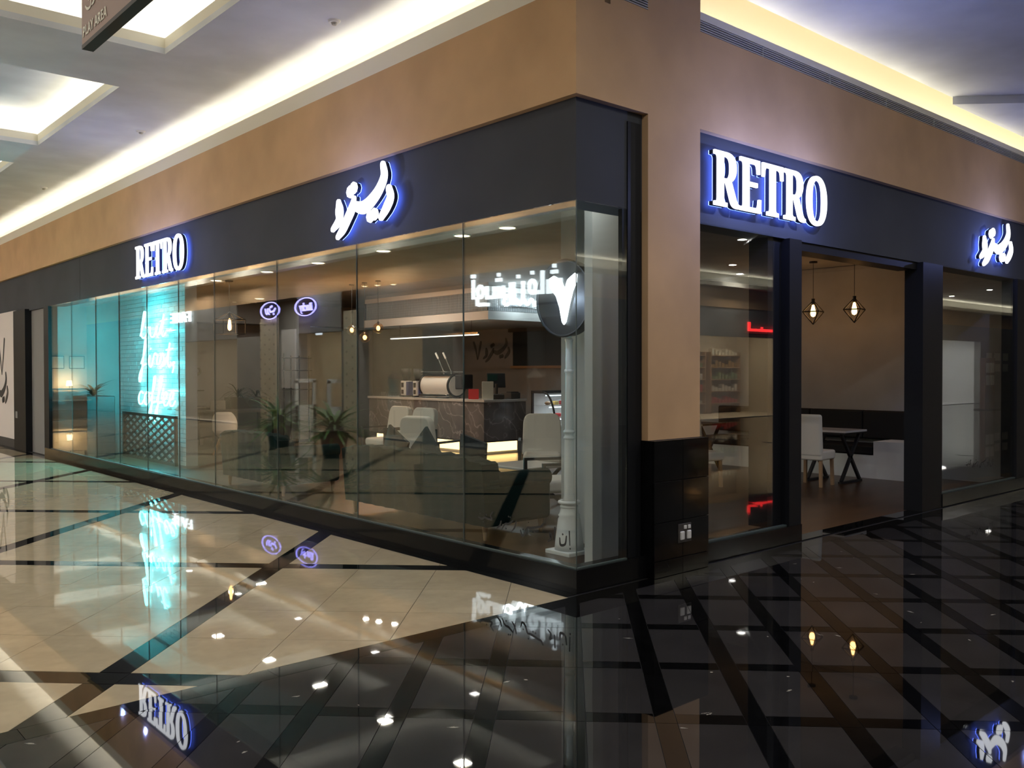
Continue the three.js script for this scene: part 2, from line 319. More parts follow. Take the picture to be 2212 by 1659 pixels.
// wall over the first front: tan face, pale lip of the light trough, recess behind it
{
  const w = struct('wall_left', [bx(0, .30, 3.577, 4.362, -36, 0), bx(0, .30, 0, 3.577, -36, -24)], M.tan);
  part('cove_lip', bx(0, .045, 4.362, 4.525, -36, -.0), M.cream, w);
  part('cove_back', [bx(.34, .36, 4.3, CH, -36, 0), bx(.30, .36, 4.30, 4.362, -36, 0)], M.cream, w);
  part('light_strip', bx(.13, .20, 4.362, 4.385, -35.5, -.3), M.coveLamp, w);
  for (let i = 0; i < 6; i++) area(.165, 4.40, -.3 - 5.9 * i - 2.95, .08, 5.9, 'up', L(1, .93, .74), K.cove);
}
{
  const w = struct('wall_front', [bx(.30, .788, 3.577, 4.37, -.30, 0), bx(1.444, 52, 3.577, 4.37, -.30, 0), bx(.788, 1.444, 1.06, CH + .5, -.30, 0), bx(.30, .36, 4.37, CH, -.3, 0)], M.tan);
  part('cove_end', bx(0, .36, 4.362, CH, -.02, 0), M.cream, w);
  for (const [a, b] of [[.36, .788], [1.444, 30]]) {
    part('cove_lip', bx(a, b, 4.467, 4.53, -.045, 0), M.cream, w);
    part('cove_back', [bx(a, b, 4.37, 5.3, -.42, -.40), bx(a, b, 5.28, 5.3, -.4, .02), bx(a, b, 4.86, 5.28, 0, .02)], M.cream, w);
    part('light_strip', bx(a + .05, b - .05, 4.47, 4.50, -.28, -.22), M.coveLamp, w);
    part('cove_shelf', bx(a, b, 4.44, 4.467, -.4, -.02), M.cream, w);
    const gr = part('grille', bx(a, b, 4.37, 4.467, -.06, -.05), M.dark, w);
    for (let i = 0; i < 5; i++) part('grille_slat', bx(a, b, 4.374 + i * .019, 4.384 + i * .019, -.03, 0), M.grille, gr);
    for (let x = a + .9; x < Math.min(b, 12); x += 1.15) part('grille_bar', bx(x, x + .012, 4.37, 4.467, -.03, .001), M.grille, gr);
  }
  area(.59, 4.515, -.25, .4, .06, 'up', L(1, .93, .74), K.coveB);
  for (let i = 0; i < 4; i++) area(1.55 + 3.5 * i + 1.75, 4.515, -.25, 3.5, .06, 'up', L(1, .93, .74), K.coveB);
}
// ------------------------------------------------------------------ dark fascia under the tan wall
{
  const f = struct('wall_fascia', [bx(.06, .30, 2.83, 3.577, -24, -.30), bx(.06, .785, 2.83, 3.577, -.30, -.06), bx(1.447, 9.1, 2.82, 3.577, -.30, -.06)], M.fascia);
  part('fascia_joint', [bx(.058, .062, 2.83, 3.577, -11.99, -11.98)], M.frame, f);
}
// plinth under the glass, frames and the pillar with its black tiled foot
{
  struct('trim_1', [bx(0, .16, 0, .168, -14.08, -.16), bx(0, .785, 0, .168, -.16, 0)], M.plinth);
  struct('trim_2', [bx(1.447, 3.017, 0, .16, -.16, 0)], M.plinth);
  struct('trim_3', [bx(6.08, 9.1, 0, .155, -.16, 0)], M.plinth);
  const jam = struct('door_1', [bx(2.59, 2.81, .16, 2.82, -.30, -.10), bx(2.81, 3.017, 0, 2.82, -.22, -.01), bx(5.566, 6.08, 0, 2.82, -.22, -.01), bx(3.017, 5.566, 2.74, 2.82, -.30, -.08)], M.frame);
  part('threshold', bx(3.017, 5.566, -.004, .006, -.17, -.005), M.blackStrip, jam);
  struct('trim_4', [bx(.558, .785, .168, 3.577, -.10, -.061), bx(.61, .76, .168, 3.5, -.14, -.05)], M.frame);
  struct('trim_5', [bx(8.42, 9.1, .155, 2.82, -.22, -.02)], M.frame);
  const pil = struct('pillar', bx(.775, 1.45, 0, 1.058, -.25, .066), M.grout);
  const rows = [0, .130, .425, .742, 1.062];
  for (let r = 0; r < 4; r++) for (const [a, b] of [[.770, 1.118], [1.122, 1.456]]) part('pillar_tile', rb(b - a, rows[r + 1] - rows[r] - .004, .016, .002, (a + b) / 2, (rows[r] + rows[r + 1]) / 2, .072, 1), M.granite, pil);
  for (let r = 0; r < 4; r++) { part('pillar_tile', bx(.768, .776, rows[r] + .002, rows[r + 1] - .002, -.2, .064), M.granite, pil); part('pillar_tile', bx(1.449, 1.457, rows[r] + .002, rows[r + 1] - .002, -.2, .064), M.granite, pil); }
}
// the glass
{
  const zs = [0, -1.34, -2.995, -4.652, -6.33, -7.497, -8.689, -9.898, -11.043, -12.4, -13.757];
  const w = structGroup('window_1');
  for (let i = 0; i < zs.length - 1; i++) {
    part('pane', bx(.030, .042, .169, 2.829, zs[i + 1] + .003, zs[i] - (i ? .003 : .032)), M.pane, w);
    if (i) part('joint', bx(.029, .043, .169, 2.83, zs[i] - .003, zs[i] + .003), M.silicone, w);
  }
  part('pane', bx(.030, .575, .169, 2.829, -.042, -.030), M.pane, w);
  part('joint', bx(.029, .034, .169, 2.83, -.034, -.029), M.silicone, w);
  part('window_frame', [bx(.025, .047, .166, .178, -13.757, -.03), bx(.03, .575, .166, .178, -.047, -.025)], M.silicone, w);
  const a = structGroup('window_2'); part('pane', bx(1.444, 2.60, .16, 2.83, -.062, -.05), M.pane, a); part('window_frame', [bx(1.444, 2.81, .158, .172, -.075, -.035)], M.silicone, a);
  const b = structGroup('window_3'); part('pane', bx(6.08, 8.42, .155, 2.83, -.062, -.05), M.pane, b); part('window_frame', [bx(6.08, 8.42, .153, .167, -.075, -.035)], M.silicone, b);
}
// end of the first front: frame, grey panel, pilaster, printed hoarding
{
  struct('trim_6', bx(.0, .16, .168, 2.83, -14.08, -13.757), M.frame);
  struct('trim_7', [bx(.10, .2, 0, 2.83, -15.38, -14.08)], M.greyPanel);
  const p = struct('pilaster', bx(-.02, .2, 0, 2.86, -16.33, -15.38), M.frame);
  part('outlet_plate', rb(.01, .14, .15, .004, -.023, .72, -16.1), M.greyPanel, p);
  const h = struct('wall_hoarding', bx(.02, .1, .19, 2.88, -24, -16.33), M.hoard);
  part('hoarding_base', bx(.02, .1, 0, .19, -24, -16.33), M.boardDark, h);
  const lg = [ext(RISTRO.flatMap((r) => r.shapes), .004).scale(1.3, 1.3, 1).translate(-.2, -.25, 0), ext([strokeShape([[-.30, .85, .09], [-.15, .5, .07], [0, .1, .03]]), strokeShape([[.25, .85, .09], [.15, .5, .07], [0, .1, .03]])], .004)].map((g) => g.rotateY(-Math.PI / 2).translate(.018, 1.45, -17.55));
  part('printed_lettering', lg, M.ink, h);
}

// ------------------------------------------------------------------ inside the cafe: shell
const IH = 3.27;
{
  struct('floor_cafe', bx(.16, 9.1, -.02, .002, -16.8, -.17), M.wood);
  struct('ceiling_cafe', [bx(.31, 9.1, IH, IH + .12, -16.8, -.31)], M.inCeil);
  struct('wall_back', [bx(1.3, 9.1, 0, IH, -16.8, -16.6)], M.inWall);
  struct('wall_east', bx(8.9, 9.1, 0, IH, -16.6, -.22), M.inWall);
  struct('wall_end', bx(.16, 1.3, 0, IH, -14.0, -13.8), M.inWall);
  struct('trim_8', bx(3.5, 9.0, 2.76, IH, -16.6, -16.0), M.inWall);
  struct('wall_partition', [bx(.79, 1.46, 0, IH, -.68, -.59), bx(1.40, 1.9, 0, IH, -1.575, -.68)], M.concrete);
  struct('wall_return', [bx(5.6, 5.9, 0, IH, -16.6, -14.6)], M.inWall);
  struct('trim_9', [bx(8.88, 8.9, 3.2, 3.26, -16.6, -.3)], M.inCeil);
}
// white brick wall behind the neon
{
  const w = struct('wall_brick', [bx(1.31, 1.5, 0, IH, -13.8, -10.5)], M.mortar);
  const bh = .078, bl = .236;
  for (let r = 0, i = 0; r < 41; r++) for (let k = -1; k < 14; k++) {
    const z1 = Math.min(-10.502, -10.5 - k * bl - (r % 2 ? bl / 2 : 0)), z0 = Math.max(-13.79, -10.5 - (k + 1) * bl - (r % 2 ? bl / 2 : 0) + .006);
    if (z1 - z0 < .02) continue;
    pieces.brick = pieces.brick || []; pieces.brick.push([r, z0, z1, i++]);
  }
  const G = new Map();
  const near = pieces.brick.filter(([r, z0]) => r < 38).sort((a, b) => (b[1] - a[1]));
  const one = pieces.brick.sort((a, b) => Math.hypot(a[0] * bh - 1.75, (a[1] + 11.4) * .45) - Math.hypot(b[0] * bh - 1.75, (b[1] + 11.4) * .45));
  const rest = [];
  one.forEach(([r, z0, z1], i) => {
    const len = +(z1 - z0).toFixed(3), key = len; if (!G.has(key)) G.set(key, rb(.014, bh - .006, len, .003, 0, 0, 0, 1));
    const y = r * bh + bh / 2, x = 1.303 + (i * 7 % 5) * .0006;
    if (i < 290) { const m = new THREE.Mesh(G.get(key), i % 3 ? M.brick : M.brickB); m.name = 'brick'; m.castShadow = m.receiveShadow = true; m.position.set(x, y, (z0 + z1) / 2); w.add(m); }
    else rest.push(G.get(key).clone().translate(x, y, (z0 + z1) / 2));
  });
  const m = part('outer_bricks', rest, M.brick, w); m.userData.kind = 'stuff';
  part('wall_end_face', bx(1.3, 1.5, 0, IH, -10.5, -10.495), M.inWall, w);
}

// ------------------------------------------------------------------ illuminated lettering on the fascia
function retro(t, w, h) {
  const f = wordGeos(font.serif, 'RETRO', h, w, .018), b = wordGeos(font.serif, 'RETRO', h, w, .04), q = wordGeos(font.serif, 'RETRO', h, w, .004);
  haloLetters(t, f.map((g, i) => ({ name: 'letter', face: g.translate(0, 0, .085), back: b[i].translate(0, 0, .0445), halo: q[i].translate(0, 0, .040) })));
}
function ristro(t, k = 1) {
  haloLetters(t, RISTRO.map(({ name, shapes }) => ({ name, face: ext(shapes, .016, .003).scale(k, k, 1).translate(0, 0, .088), back: ext(shapes, .04).scale(k, k, 1).translate(0, 0, .0445), halo: ext(shapes, .004).scale(k, k, 1).translate(0, 0, .04) })));
}
{
  const P = -Math.PI / 2, fx = .06;
  retro(thing('shop_sign', 'lit white RETRO letters on the dark fascia above the turquoise neon', 'sign', [fx, 3.185, -8.035], P), 1.80, .475);
  ristro(thing('shop_sign', 'lit white Arabic script letters on the fascia above the long lounge window', 'sign', [fx, 3.2, -2.85], P));
  retro(thing('shop_sign', 'large lit white RETRO letters beside the tan pillar', 'sign', [2.482, 3.205, -.06], 0), 1.795, .462);
  ristro(thing('shop_sign', 'lit white Arabic script letters on the fascia over the entrance side window', 'sign', [7.5, 3.19, -.06], 0), .96);
  const c = L(.30, .38, 1);
  for (const z of [-8.5, -7.6]) point(-.4, 3.185, z, c, K.sign * .8, 0);
  point(-.4, 3.2, -2.85, c, K.sign, 0); point(7.5, 3.2, .42, c, K.sign * 1.1, 0);
  for (const x of [2.0, 2.95]) point(x, 3.2, .42, c, K.sign * 1.4, 0);
}
// small black vinyl script low on the corner pane
function vinyl(t, flip) {
  const s = [];
  const add = (pts, w = .012) => s.push(strokeShape(pts.map(([x, y, k = 1]) => [x, y, w * k])));
  add([[.42, .05], [.425, -.05, .7]]); add([[.39, .01], [.375, -.05, 1.4], [.33, -.06, 1.6], [.32, -.01, .7]]);            // the first word
  s.push(dia(.352, .02, .008), dia(.428, -.075, .007));
  add([[.27, .06], [.265, -.03, .8]]); add([[.235, 0], [.215, .012, 1.3], [.225, -.03, 1.3], [.195, -.055, .7]]);
  add([[.14, .07], [.12, .045, 1.3], [.09, .04, 1.4], [.05, .03, 1.4], [0, .02, 1.6], [-.03, .02, 1.2], [-.05, -.02, 1.3], [-.09, -.05, 1.6], [-.11, -.01, .7]]); s.push(dia(.06, .0, .007), dia(.03, -.005, .007), dia(-.02, .06, .007), dia(-.08, .0, .007));
  add([[-.16, .05], [-.18, .0, 1.3], [-.21, -.03, .7]]); add([[-.20, .05], [-.25, .02, 1.5], [-.29, .015, 1.2], [-.33, -.03, .8]]); add([[-.34, .03], [-.35, .0, 1.4], [-.39, -.03, .7]]); s.push(dia(-.23, .075, .007), dia(-.25, .078, .007), dia(-.28, -.02, .007));
  add([[-.44, .09], [-.47, .06, 1.2], [-.45, .03, 1.2], [-.5, .03, 1.4], [-.54, .035, 1.2], [-.58, .02, 1.6], [-.62, .03, .8]]); s.push(dia(-.52, .06, .007), dia(-.56, 0, .007), dia(-.6, .06, .006));
  part('script', ext(s, .0012), M.ink, t);
}
vinyl(thing('window_lettering', 'small black Arabic script stuck low on the corner pane', 'lettering', [.0288, .385, -.52], -Math.PI / 2));
{ const t = thing('window_lettering', 'small dark script low on the pane beside the entrance', 'lettering', [7.35, .42, -.0488], 0); vinyl(t); t.scale.setScalar(.8); }

// ------------------------------------------------------------------ neon words on the brick wall
{
  const t = thing('neon_sign', 'turquoise neon words but first, coffee on the white brick wall', 'neon sign', [1.262, 1.74, -11.65], -Math.PI / 2);
  const letters = {                     // each letter: width, pen strokes; x-height 1
    b: [.85, [[0, .2], [.2, 1.2], [.32, 2.1], [.2, 2.2], [.12, 1.5], [.08, .3], [.3, 0], [.62, .3], [.6, .8], [.4, .9], [.75, .85]]],
    u: [.9, [[0, .9], [.12, .2], [.35, .02], [.58, .4], [.66, .95], [.66, .25], [.9, .15]]],
    t: [.6, [[0, .2], [.2, 1], [.32, 1.8], [.24, .4], [.4, .02], [.62, .3]], [[.02, 1.25], [.58, 1.35]]],
    f: [.7, [[0, .3], [.3, 1.2], [.45, 2.1], [.3, 2.2], [.2, 1.2], [.12, -.7], [.0, -1.2], [-.1, -.8], [.2, .1], [.7, .3]]],
    i: [.45, [[0, .3], [.14, .9], [.16, .2], [.3, .02], [.46, .3]], [[.17, 1.35], [.19, 1.45]]],
    r: [.62, [[0, .3], [.14, 1], [.24, 1.05], [.36, .92], [.46, .9], [.44, .25], [.64, .2]]],
    s: [.6, [[0, .2], [.3, 1.05], [.44, .6], [.4, .1], [.14, .05], [.62, .25]]],
    c: [.7, [[.52, .85], [.3, 1], [.04, .6], [.12, .1], [.4, .02], [.7, .4]]],
    o: [.75, [[.35, 1], [.06, .7], [.1, .1], [.4, .02], [.58, .5], [.4, .95], [.3, .9], [.75, .85]]],
    e: [.66, [[0, .35], [.36, .6], [.42, .92], [.22, 1], [.08, .5], [.2, .05], [.46, .06], [.68, .4]]],
    ',': [.3, [[.1, .15], [.22, .05], [.14, -.4]]],
  };
  const word = (s, x, y, xh, wide, name) => {
    const gs = []; let p = 0; const total = [...s].reduce((a, c) => a + letters[c][0], 0), kx = wide / total;
    for (const ch of s) { const [w, ...st] = letters[ch]; for (const k of st) gs.push(tube(k.map(([a, b]) => [x + (p - total / 2 + a + b * .1) * kx, y + b * xh, 0]), .015, 34, 6)); p += w; }
    part(name, gs, M.neon, t);
  };
  word('but', -.28, .48, .22, 1.25, 'neon_word'); word('first,', -.06, -.06, .24, 1.65, 'neon_word'); word('coffee', -.14, -.74, .24, 1.8, 'neon_word');
  part('neon_backing', [bx(-.9, .8, .55, .565, -.03, -.014), bx(-.9, .8, -.03, -.015, -.03, -.014), bx(-.9, .8, -.72, -.705, -.03, -.014)], M.thinGlass, t);
  for (const [y, z] of [[2.35, -11.75], [1.75, -11.6], [1.25, -11.6]]) point(1.1, y, z, L(.05, .85, 1), K.neon, 0);
}
// diamond trellis in front of it
{
  const t = thing('lattice_screen', 'dark diamond lattice screen standing before the neon wall', 'screen', [1.16, 0, -11.87], 0);
  const h = .85, l = 1.32;
  part('frame', [bx(-.025, .025, h - .05, h, -l, l), bx(-.025, .025, 0, .05, -l, l), bx(-.025, .025, 0, h, -l, -l + .05), bx(-.025, .025, 0, h, l - .05, l)], M.bronze, t);
  for (const [dir, dx] of [[1, -.01], [-1, .01]]) for (let k = -6; k < 8; k++) {
    const z0 = -l + k * .35 + .1; let a = [z0, 0.03], b = [z0 + 2.0, h - .03]; if (dir < 0) { a = [z0 + 2.0, .03]; b = [z0, h - .03]; }
    const at = (zz) => a[1] + (b[1] - a[1]) * (zz - a[0]) / (b[0] - a[0]);
    const zl = Math.max(-l + .03, Math.min(a[0], b[0])), zh = Math.min(l - .03, Math.max(a[0], b[0])); if (zh - zl < .08) continue;
    part('slat', bar([dx, at(zl), zl], [dx, at(zh), zh], .015, 4, true), M.bronze, t);
  }
}
// ------------------------------------------------------------------ lamp post with the number sign
{
  const t = thing('lamp_post', 'white fluted lamp post standing in the glass corner', 'lamp post', [1.0, 0, -1.07]);
  part('base', [rb(.30, .035, .30, .006, 0, .0175, 0), lathe([[.001, .035], [.13, .035], [.125, .1], [.1, .3], [.088, .32], [.098, .335], [.086, .35], [.075, .40], [.07, .44]])], M.paint, t);
  part('base_ring', [plain(new THREE.TorusGeometry(.085, .016, 8, 24).rotateX(Math.PI / 2).translate(0, .45, 0)), plain(new THREE.TorusGeometry(.07, .012, 8, 24).rotateX(Math.PI / 2).translate(0, .41, 0))], M.paint, t);
  part('shaft', lathe([[.001, .42], [.062, .44], [.046, .5], [.042, 1.0], [.05, 1.005], [.05, 1.02], [.04, 1.03], [.04, 1.05], [.05, 1.06], [.05, 1.075], [.036, 1.09], [.033, 1.58], [.042, 1.59], [.042, 1.61], [.031, 1.62], [.03, 1.86], [.038, 1.87], [.034, 1.885], [.001, 1.888]]), M.paint, t);
  const s = thing('number_sign', 'round black light box with a glowing Arabic seven on the lamp post', 'sign', [.98, 2.235, -1.07], -Math.PI / 2);
  part('box', plain(new THREE.CylinderGeometry(.33, .33, .10, 48).rotateX(Math.PI / 2)), M.black, s);
  part('rim', plain(new THREE.TorusGeometry(.33, .012, 8, 48).translate(0, 0, .05)), M.black, s);
  const v = new THREE.Shape(); [[-.1, .175], [-.045, .196], [.009, .169], [.047, .137], [.071, .096], [.087, .03], [.107, .108], [.126, .15], [.167, .176], [.214, .2], [.23, .19], [.222, .124], [.181, .057], [.139, -.064], [.098, -.207], [.077, -.228], [.06, -.206], [.03, -.082], [-.012, .018], [-.065, .073], [-.095, .106]].forEach(([x, y], k) => (k ? v.lineTo(x - .05, y) : v.moveTo(x - .05, y)));
  part('lit_numeral', ext(v, .014, .003).translate(0, 0, .062), M.letterSoft, s);
  part('bracket', bx(-.02, .02, -.345, -.32, -.03, .03), M.paint, s);
  point(.75, 2.24, -1.07, L(.6, .75, 1), .35, 0);
}
// framed notice on the partition
{
  const t = thing('notice', 'thin white framed notice on the grey partition by the corner', 'notice', [1.24, 1.68, -.583]);
  part('frame', [bx(-.12, .12, .15, .162, -.006, .006), bx(-.12, .12, -.175, -.15, -.006, .006), bx(-.12, -.108, -.175, .162, -.006, .006), bx(.108, .12, -.175, .162, -.006, .006)], M.white, t);
  part('sheet', bx(-.108, .108, -.15, .15, -.005, .001), M.greyPanel, t);
  part('seal', plain(new THREE.CylinderGeometry(.016, .016, .003, 20).rotateX(Math.PI / 2).translate(-.085, -.13, .006)), M.brass, t);
}
// power outlet on the pillar foot
{
  const t = thing('power_outlet', 'double power outlet with white caps on the black pillar foot', 'outlet', [1.139, .317, .082]);
  part('plate', rb(.166, .15, .008, .004, 0, 0, 0), M.boardDark, t);
  for (const x of [-.04, .045]) part('cap', rb(.05, .07, .018, .016, x, -.018, .008), M.plastic, t);
  for (const x of [0, .05]) part('switch', rb(.03, .03, .012, .004, x, .045, .006), M.plastic, t);
}

// ------------------------------------------------------------------ velvet sofas with their backs to the window
function sofa(t, len, h = .78) {        // front towards +x, middle at 0
  const d = .92;
  const back = new THREE.BoxGeometry(.2, h - .14, len, 2, 6, 40); {
    const p = back.attributes.position;
    for (let i = 0; i < p.count; i++) { const y = p.getY(i), z = p.getZ(i), top = (y + (h - .14) / 2) / (h - .14); p.setX(i, p.getX(i) + .02 - top * .05 - .012 * Math.cos(z * 30)); if (top > .99) p.setY(i, y - .06 * Math.pow(Math.abs(z) / (len / 2), 6) + .012 * Math.cos(z * 26)); }
    back.computeVertexNormals(); back.translate(-d / 2 + .12, .14 + (h - .14) / 2, 0);
  }
  part('backrest', [plain(back), ...Array.from({ length: Math.round(len / .22) }, (_, k) => ball(.09, -d / 2 + .10, h - .075, -len / 2 + .13 + k * (len - .26) / (Math.round(len / .22) - 1), 1, .72, 1.4))], M.velvet, t);
  part('seat_base', rb(d - .1, .20, len - .1, .03, .03, .25, 0), M.velvet, t);
  const n = len > 2 ? 3 : 2; for (let k = 0; k < n; k++) part('seat_cushion', rb(d - .26, .15, (len - .3) / n - .01, .05, .10, .42, -(len - .3) / 2 + (k + .5) * (len - .3) / n), M.velvet, t);
  for (const s of [-1, 1]) part('armrest', [rb(d - .1, .40, .13, .05, .02, .34, s * (len / 2 - .075)), plain(new THREE.CylinderGeometry(.085, .085, d - .12, 16).rotateZ(Math.PI / 2).translate(.02, .55, s * (len / 2 - .08)))], M.velvet, t);
  for (const x of [-1, 1]) for (const z of [-1, 1]) part('leg', cyl(.018, .032, .16, x * (d / 2 - .1), 0, z * (len / 2 - .1), 10), M.oak, t);
}
const sofaA = thing('sofa', 'long dark green velvet sofa with its back against the lounge window', 'sofa', [1.17, .002, -3.15]); sofa(sofaA, 2.5);
const sofaB = thing('loveseat', 'dark green tufted loveseat near the lattice screen', 'sofa', [1.17, .002, -6.85]); sofa(sofaB, 1.8);
for (const [z, tl, i] of [[-4.05, .5, 0], [-3.45, .9, 1], [-2.65, .2, 2]]) {
  const t = thing('cushion', ['black cushion tipped up at the far arm of the long sofa', 'black square cushion standing on a corner on the long sofa', 'black cushion leaning beside the lamp post end of the sofa'][i], 'cushion', [1.19, .72, z], 0);
  const g = new THREE.BoxGeometry(.13, .40, .40, 4, 8, 8), p = g.attributes.position; for (let k = 0; k < p.count; k++) { const y = p.getY(k) / .2, z2 = p.getZ(k) / .2; p.setX(k, p.getX(k) * (1 - .75 * Math.max(y * y, z2 * z2))); } g.computeVertexNormals(); g.rotateX(tl).rotateZ(.1);
  part('pad', plain(g), M.velvetDark, t);
}
// ------------------------------------------------------------------ cream armchairs on dark square frames
function armchair() {                   // faces +z
  const t = thing('armchair', 'x', 'armchair', [0, 0, 0], 0, 'cream armchairs with dark square frames');
  const back = new THREE.Shape(), w = .27, h = .56; back.moveTo(-w, 0); back.lineTo(w, 0); back.lineTo(w * .95, h - .14); back.quadraticCurveTo(w * .92, h, w * .6, h); back.lineTo(-w * .6, h); back.quadraticCurveTo(-w * .92, h, -w * .95, h - .14); back.closePath();
  part('backrest', ext(back, .07, .018).translate(0, .40, -.30).applyMatrix4(new THREE.Matrix4().makeTranslation(0, .4, -.3).multiply(new THREE.Matrix4().makeRotationX(-.16)).multiply(new THREE.Matrix4().makeTranslation(0, -.4, .3))), M.cushion, t);
  part('seat', rb(.54, .14, .56, .05, 0, .37, -.02), M.cushion, t);
  for (const s of [-1, 1]) {
    const x = s * .32; part('arm_frame', [bx(x - .018, x + .018, .60, .63, -.30, .28), bx(x - .018, x + .018, 0, .60, .245, .28), bx(x - .018, x + .018, 0, .60, -.30, -.265), bx(x - .018, x + .018, .26, .29, -.30, .28)], M.bronze, t);
  }
  part('cross_rail', bx(-.32, .32, .26, .285, .22, .25), M.bronze, t); part('cross_rail', bx(-.32, .32, .26, .285, -.29, -.26), M.bronze, t);
  return t;
}
{
  const a = armchair(); a.userData.label = 'cream armchair close to the counter end with drinking glasses'; a.position.set(4.15, .002, -8.75); a.rotation.y = -1.5;
  copy(a, 'cream armchair beside its twin in front of the marble counter', [4.05, .002, -7.85], -1.45);
  copy(a, 'cream armchair turned away behind the cushions of the long sofa', [2.95, .002, -5.75], 1.85);
  copy(a, 'cream armchair in front of the cake display fridge', [4.15, .002, -4.75], -.75);
  copy(a, 'cream armchair half hidden behind the grey corner column', [2.25, .002, -2.5], -2.0);
}
{
  const t = thing('coffee_table', 'low marble coffee table on crossed dark legs behind the sofa', 'table', [2.75, .002, -3.55]);
  part('tabletop', rb(.75, .03, .75, .008, 0, .455, 0), M.marbleTop, t);
  for (const s of [-1, 1]) part('leg', [bar([-.3, 0, s * .3], [.3, .44, s * .3], .016, 4, true), bar([.3, 0, s * .3], [-.3, .44, s * .3], .016, 4, true)], M.bronze, t);
}
// ------------------------------------------------------------------ desk with laptop, shell chair
{
  const t = thing('work_table', 'dark wooden work table with thick legs holding a laptop', 'table', [3.95, .002, -14.3]);
  part('tabletop', rb(1.5, .05, .9, .008, 0, .735, 0), M.boardDark, t);
  for (const x of [-.68, .68]) for (const z of [-.38, .38]) part('leg', bx(x - .04, x + .04, 0, .71, z - .04, z + .04), M.boardDark, t);
  const l = thing('laptop', 'open silver laptop on the dark work table', 'laptop', [3.5, .762, -14.25], -.6);
  part('keyboard', rb(.32, .014, .22, .005, 0, .007, 0), M.steel, l);
  part('screen', rb(.32, .21, .01, .005, 0, .115, .13).rotateX(.0), M.steel, l); part('emblem', ball(.012, 0, .115, .137, 1, 1, .2), M.white, l);
  const c = thing('glass_cup', 'small drinking glass at the edge of the work table', 'glass', [3.28, .762, -14.5]); part('glass', lathe([[.001, 0], [.032, 0], [.038, .10], [.036, .10], [.031, .006], [.001, .006]], 20), M.thinGlass, c);
  const s = thing('shell_chair', 'white moulded shell chair on wooden legs at the work table', 'chair', [2.75, .002, -12.25], 2.6); s.scale.set(.82, .8, .82);
  const g = new THREE.SphereGeometry(.29, 28, 16, 0, Math.PI * 2, Math.PI * .42, Math.PI * .5).scale(1, .95, .92); { const p = g.attributes.position; for (let i = 0; i < p.count; i++) { const z = p.getZ(i), y = p.getY(i); if (y > -.06 && z < .05) p.setY(i, y + Math.min(.30, (.05 - z) * 1.15)); } g.computeVertexNormals(); }
  part('shell', plain(g.translate(0, .66, 0)), std(L(.72, .71, .68), .4, { side: THREE.DoubleSide }), s);
  for (const x of [-1, 1]) for (const z of [-1, 1]) part('leg', bar([x * .24, 0, z * .22], [x * .1, .40, z * .1], .014), M.oak, s);
}
// ------------------------------------------------------------------ plants, shelf, figure, trellis
function fronds(n, len, droop, mat, wide = .03) {
  const gs = [];
  for (let k = 0; k < n; k++) {
    const a = k * 2.399 + rnd() * .5, l = len * (.6 + rnd() * .5), up = .35 + rnd() * .8, pos = [], uv = [], S = 6; let pa = null;
    for (let i = 0; i <= S; i++) { const f = i / S, r = l * f * (.35 + .65 * f), y = l * (up * f - droop * f * f), w = wide * Math.sin(Math.PI * Math.min(.97, .12 + f * .86)); const c = V(Math.cos(a) * r, y, Math.sin(a) * r), o = V(-Math.sin(a) * w, 0, Math.cos(a) * w); const q = [c.clone().add(o), c.clone().sub(o)]; if (pa) for (const p of [pa[0], pa[1], q[0], q[0], pa[1], q[1]]) { pos.push(p.x, p.y, p.z); uv.push(0, f); } pa = q; }
    const g = new THREE.BufferGeometry(); g.setAttribute('position', new THREE.Float32BufferAttribute(pos, 3)); g.setAttribute('uv', new THREE.Float32BufferAttribute(uv, 2)); g.computeVertexNormals(); gs.push(g);
  }
  return mergeGeometries(gs);
}
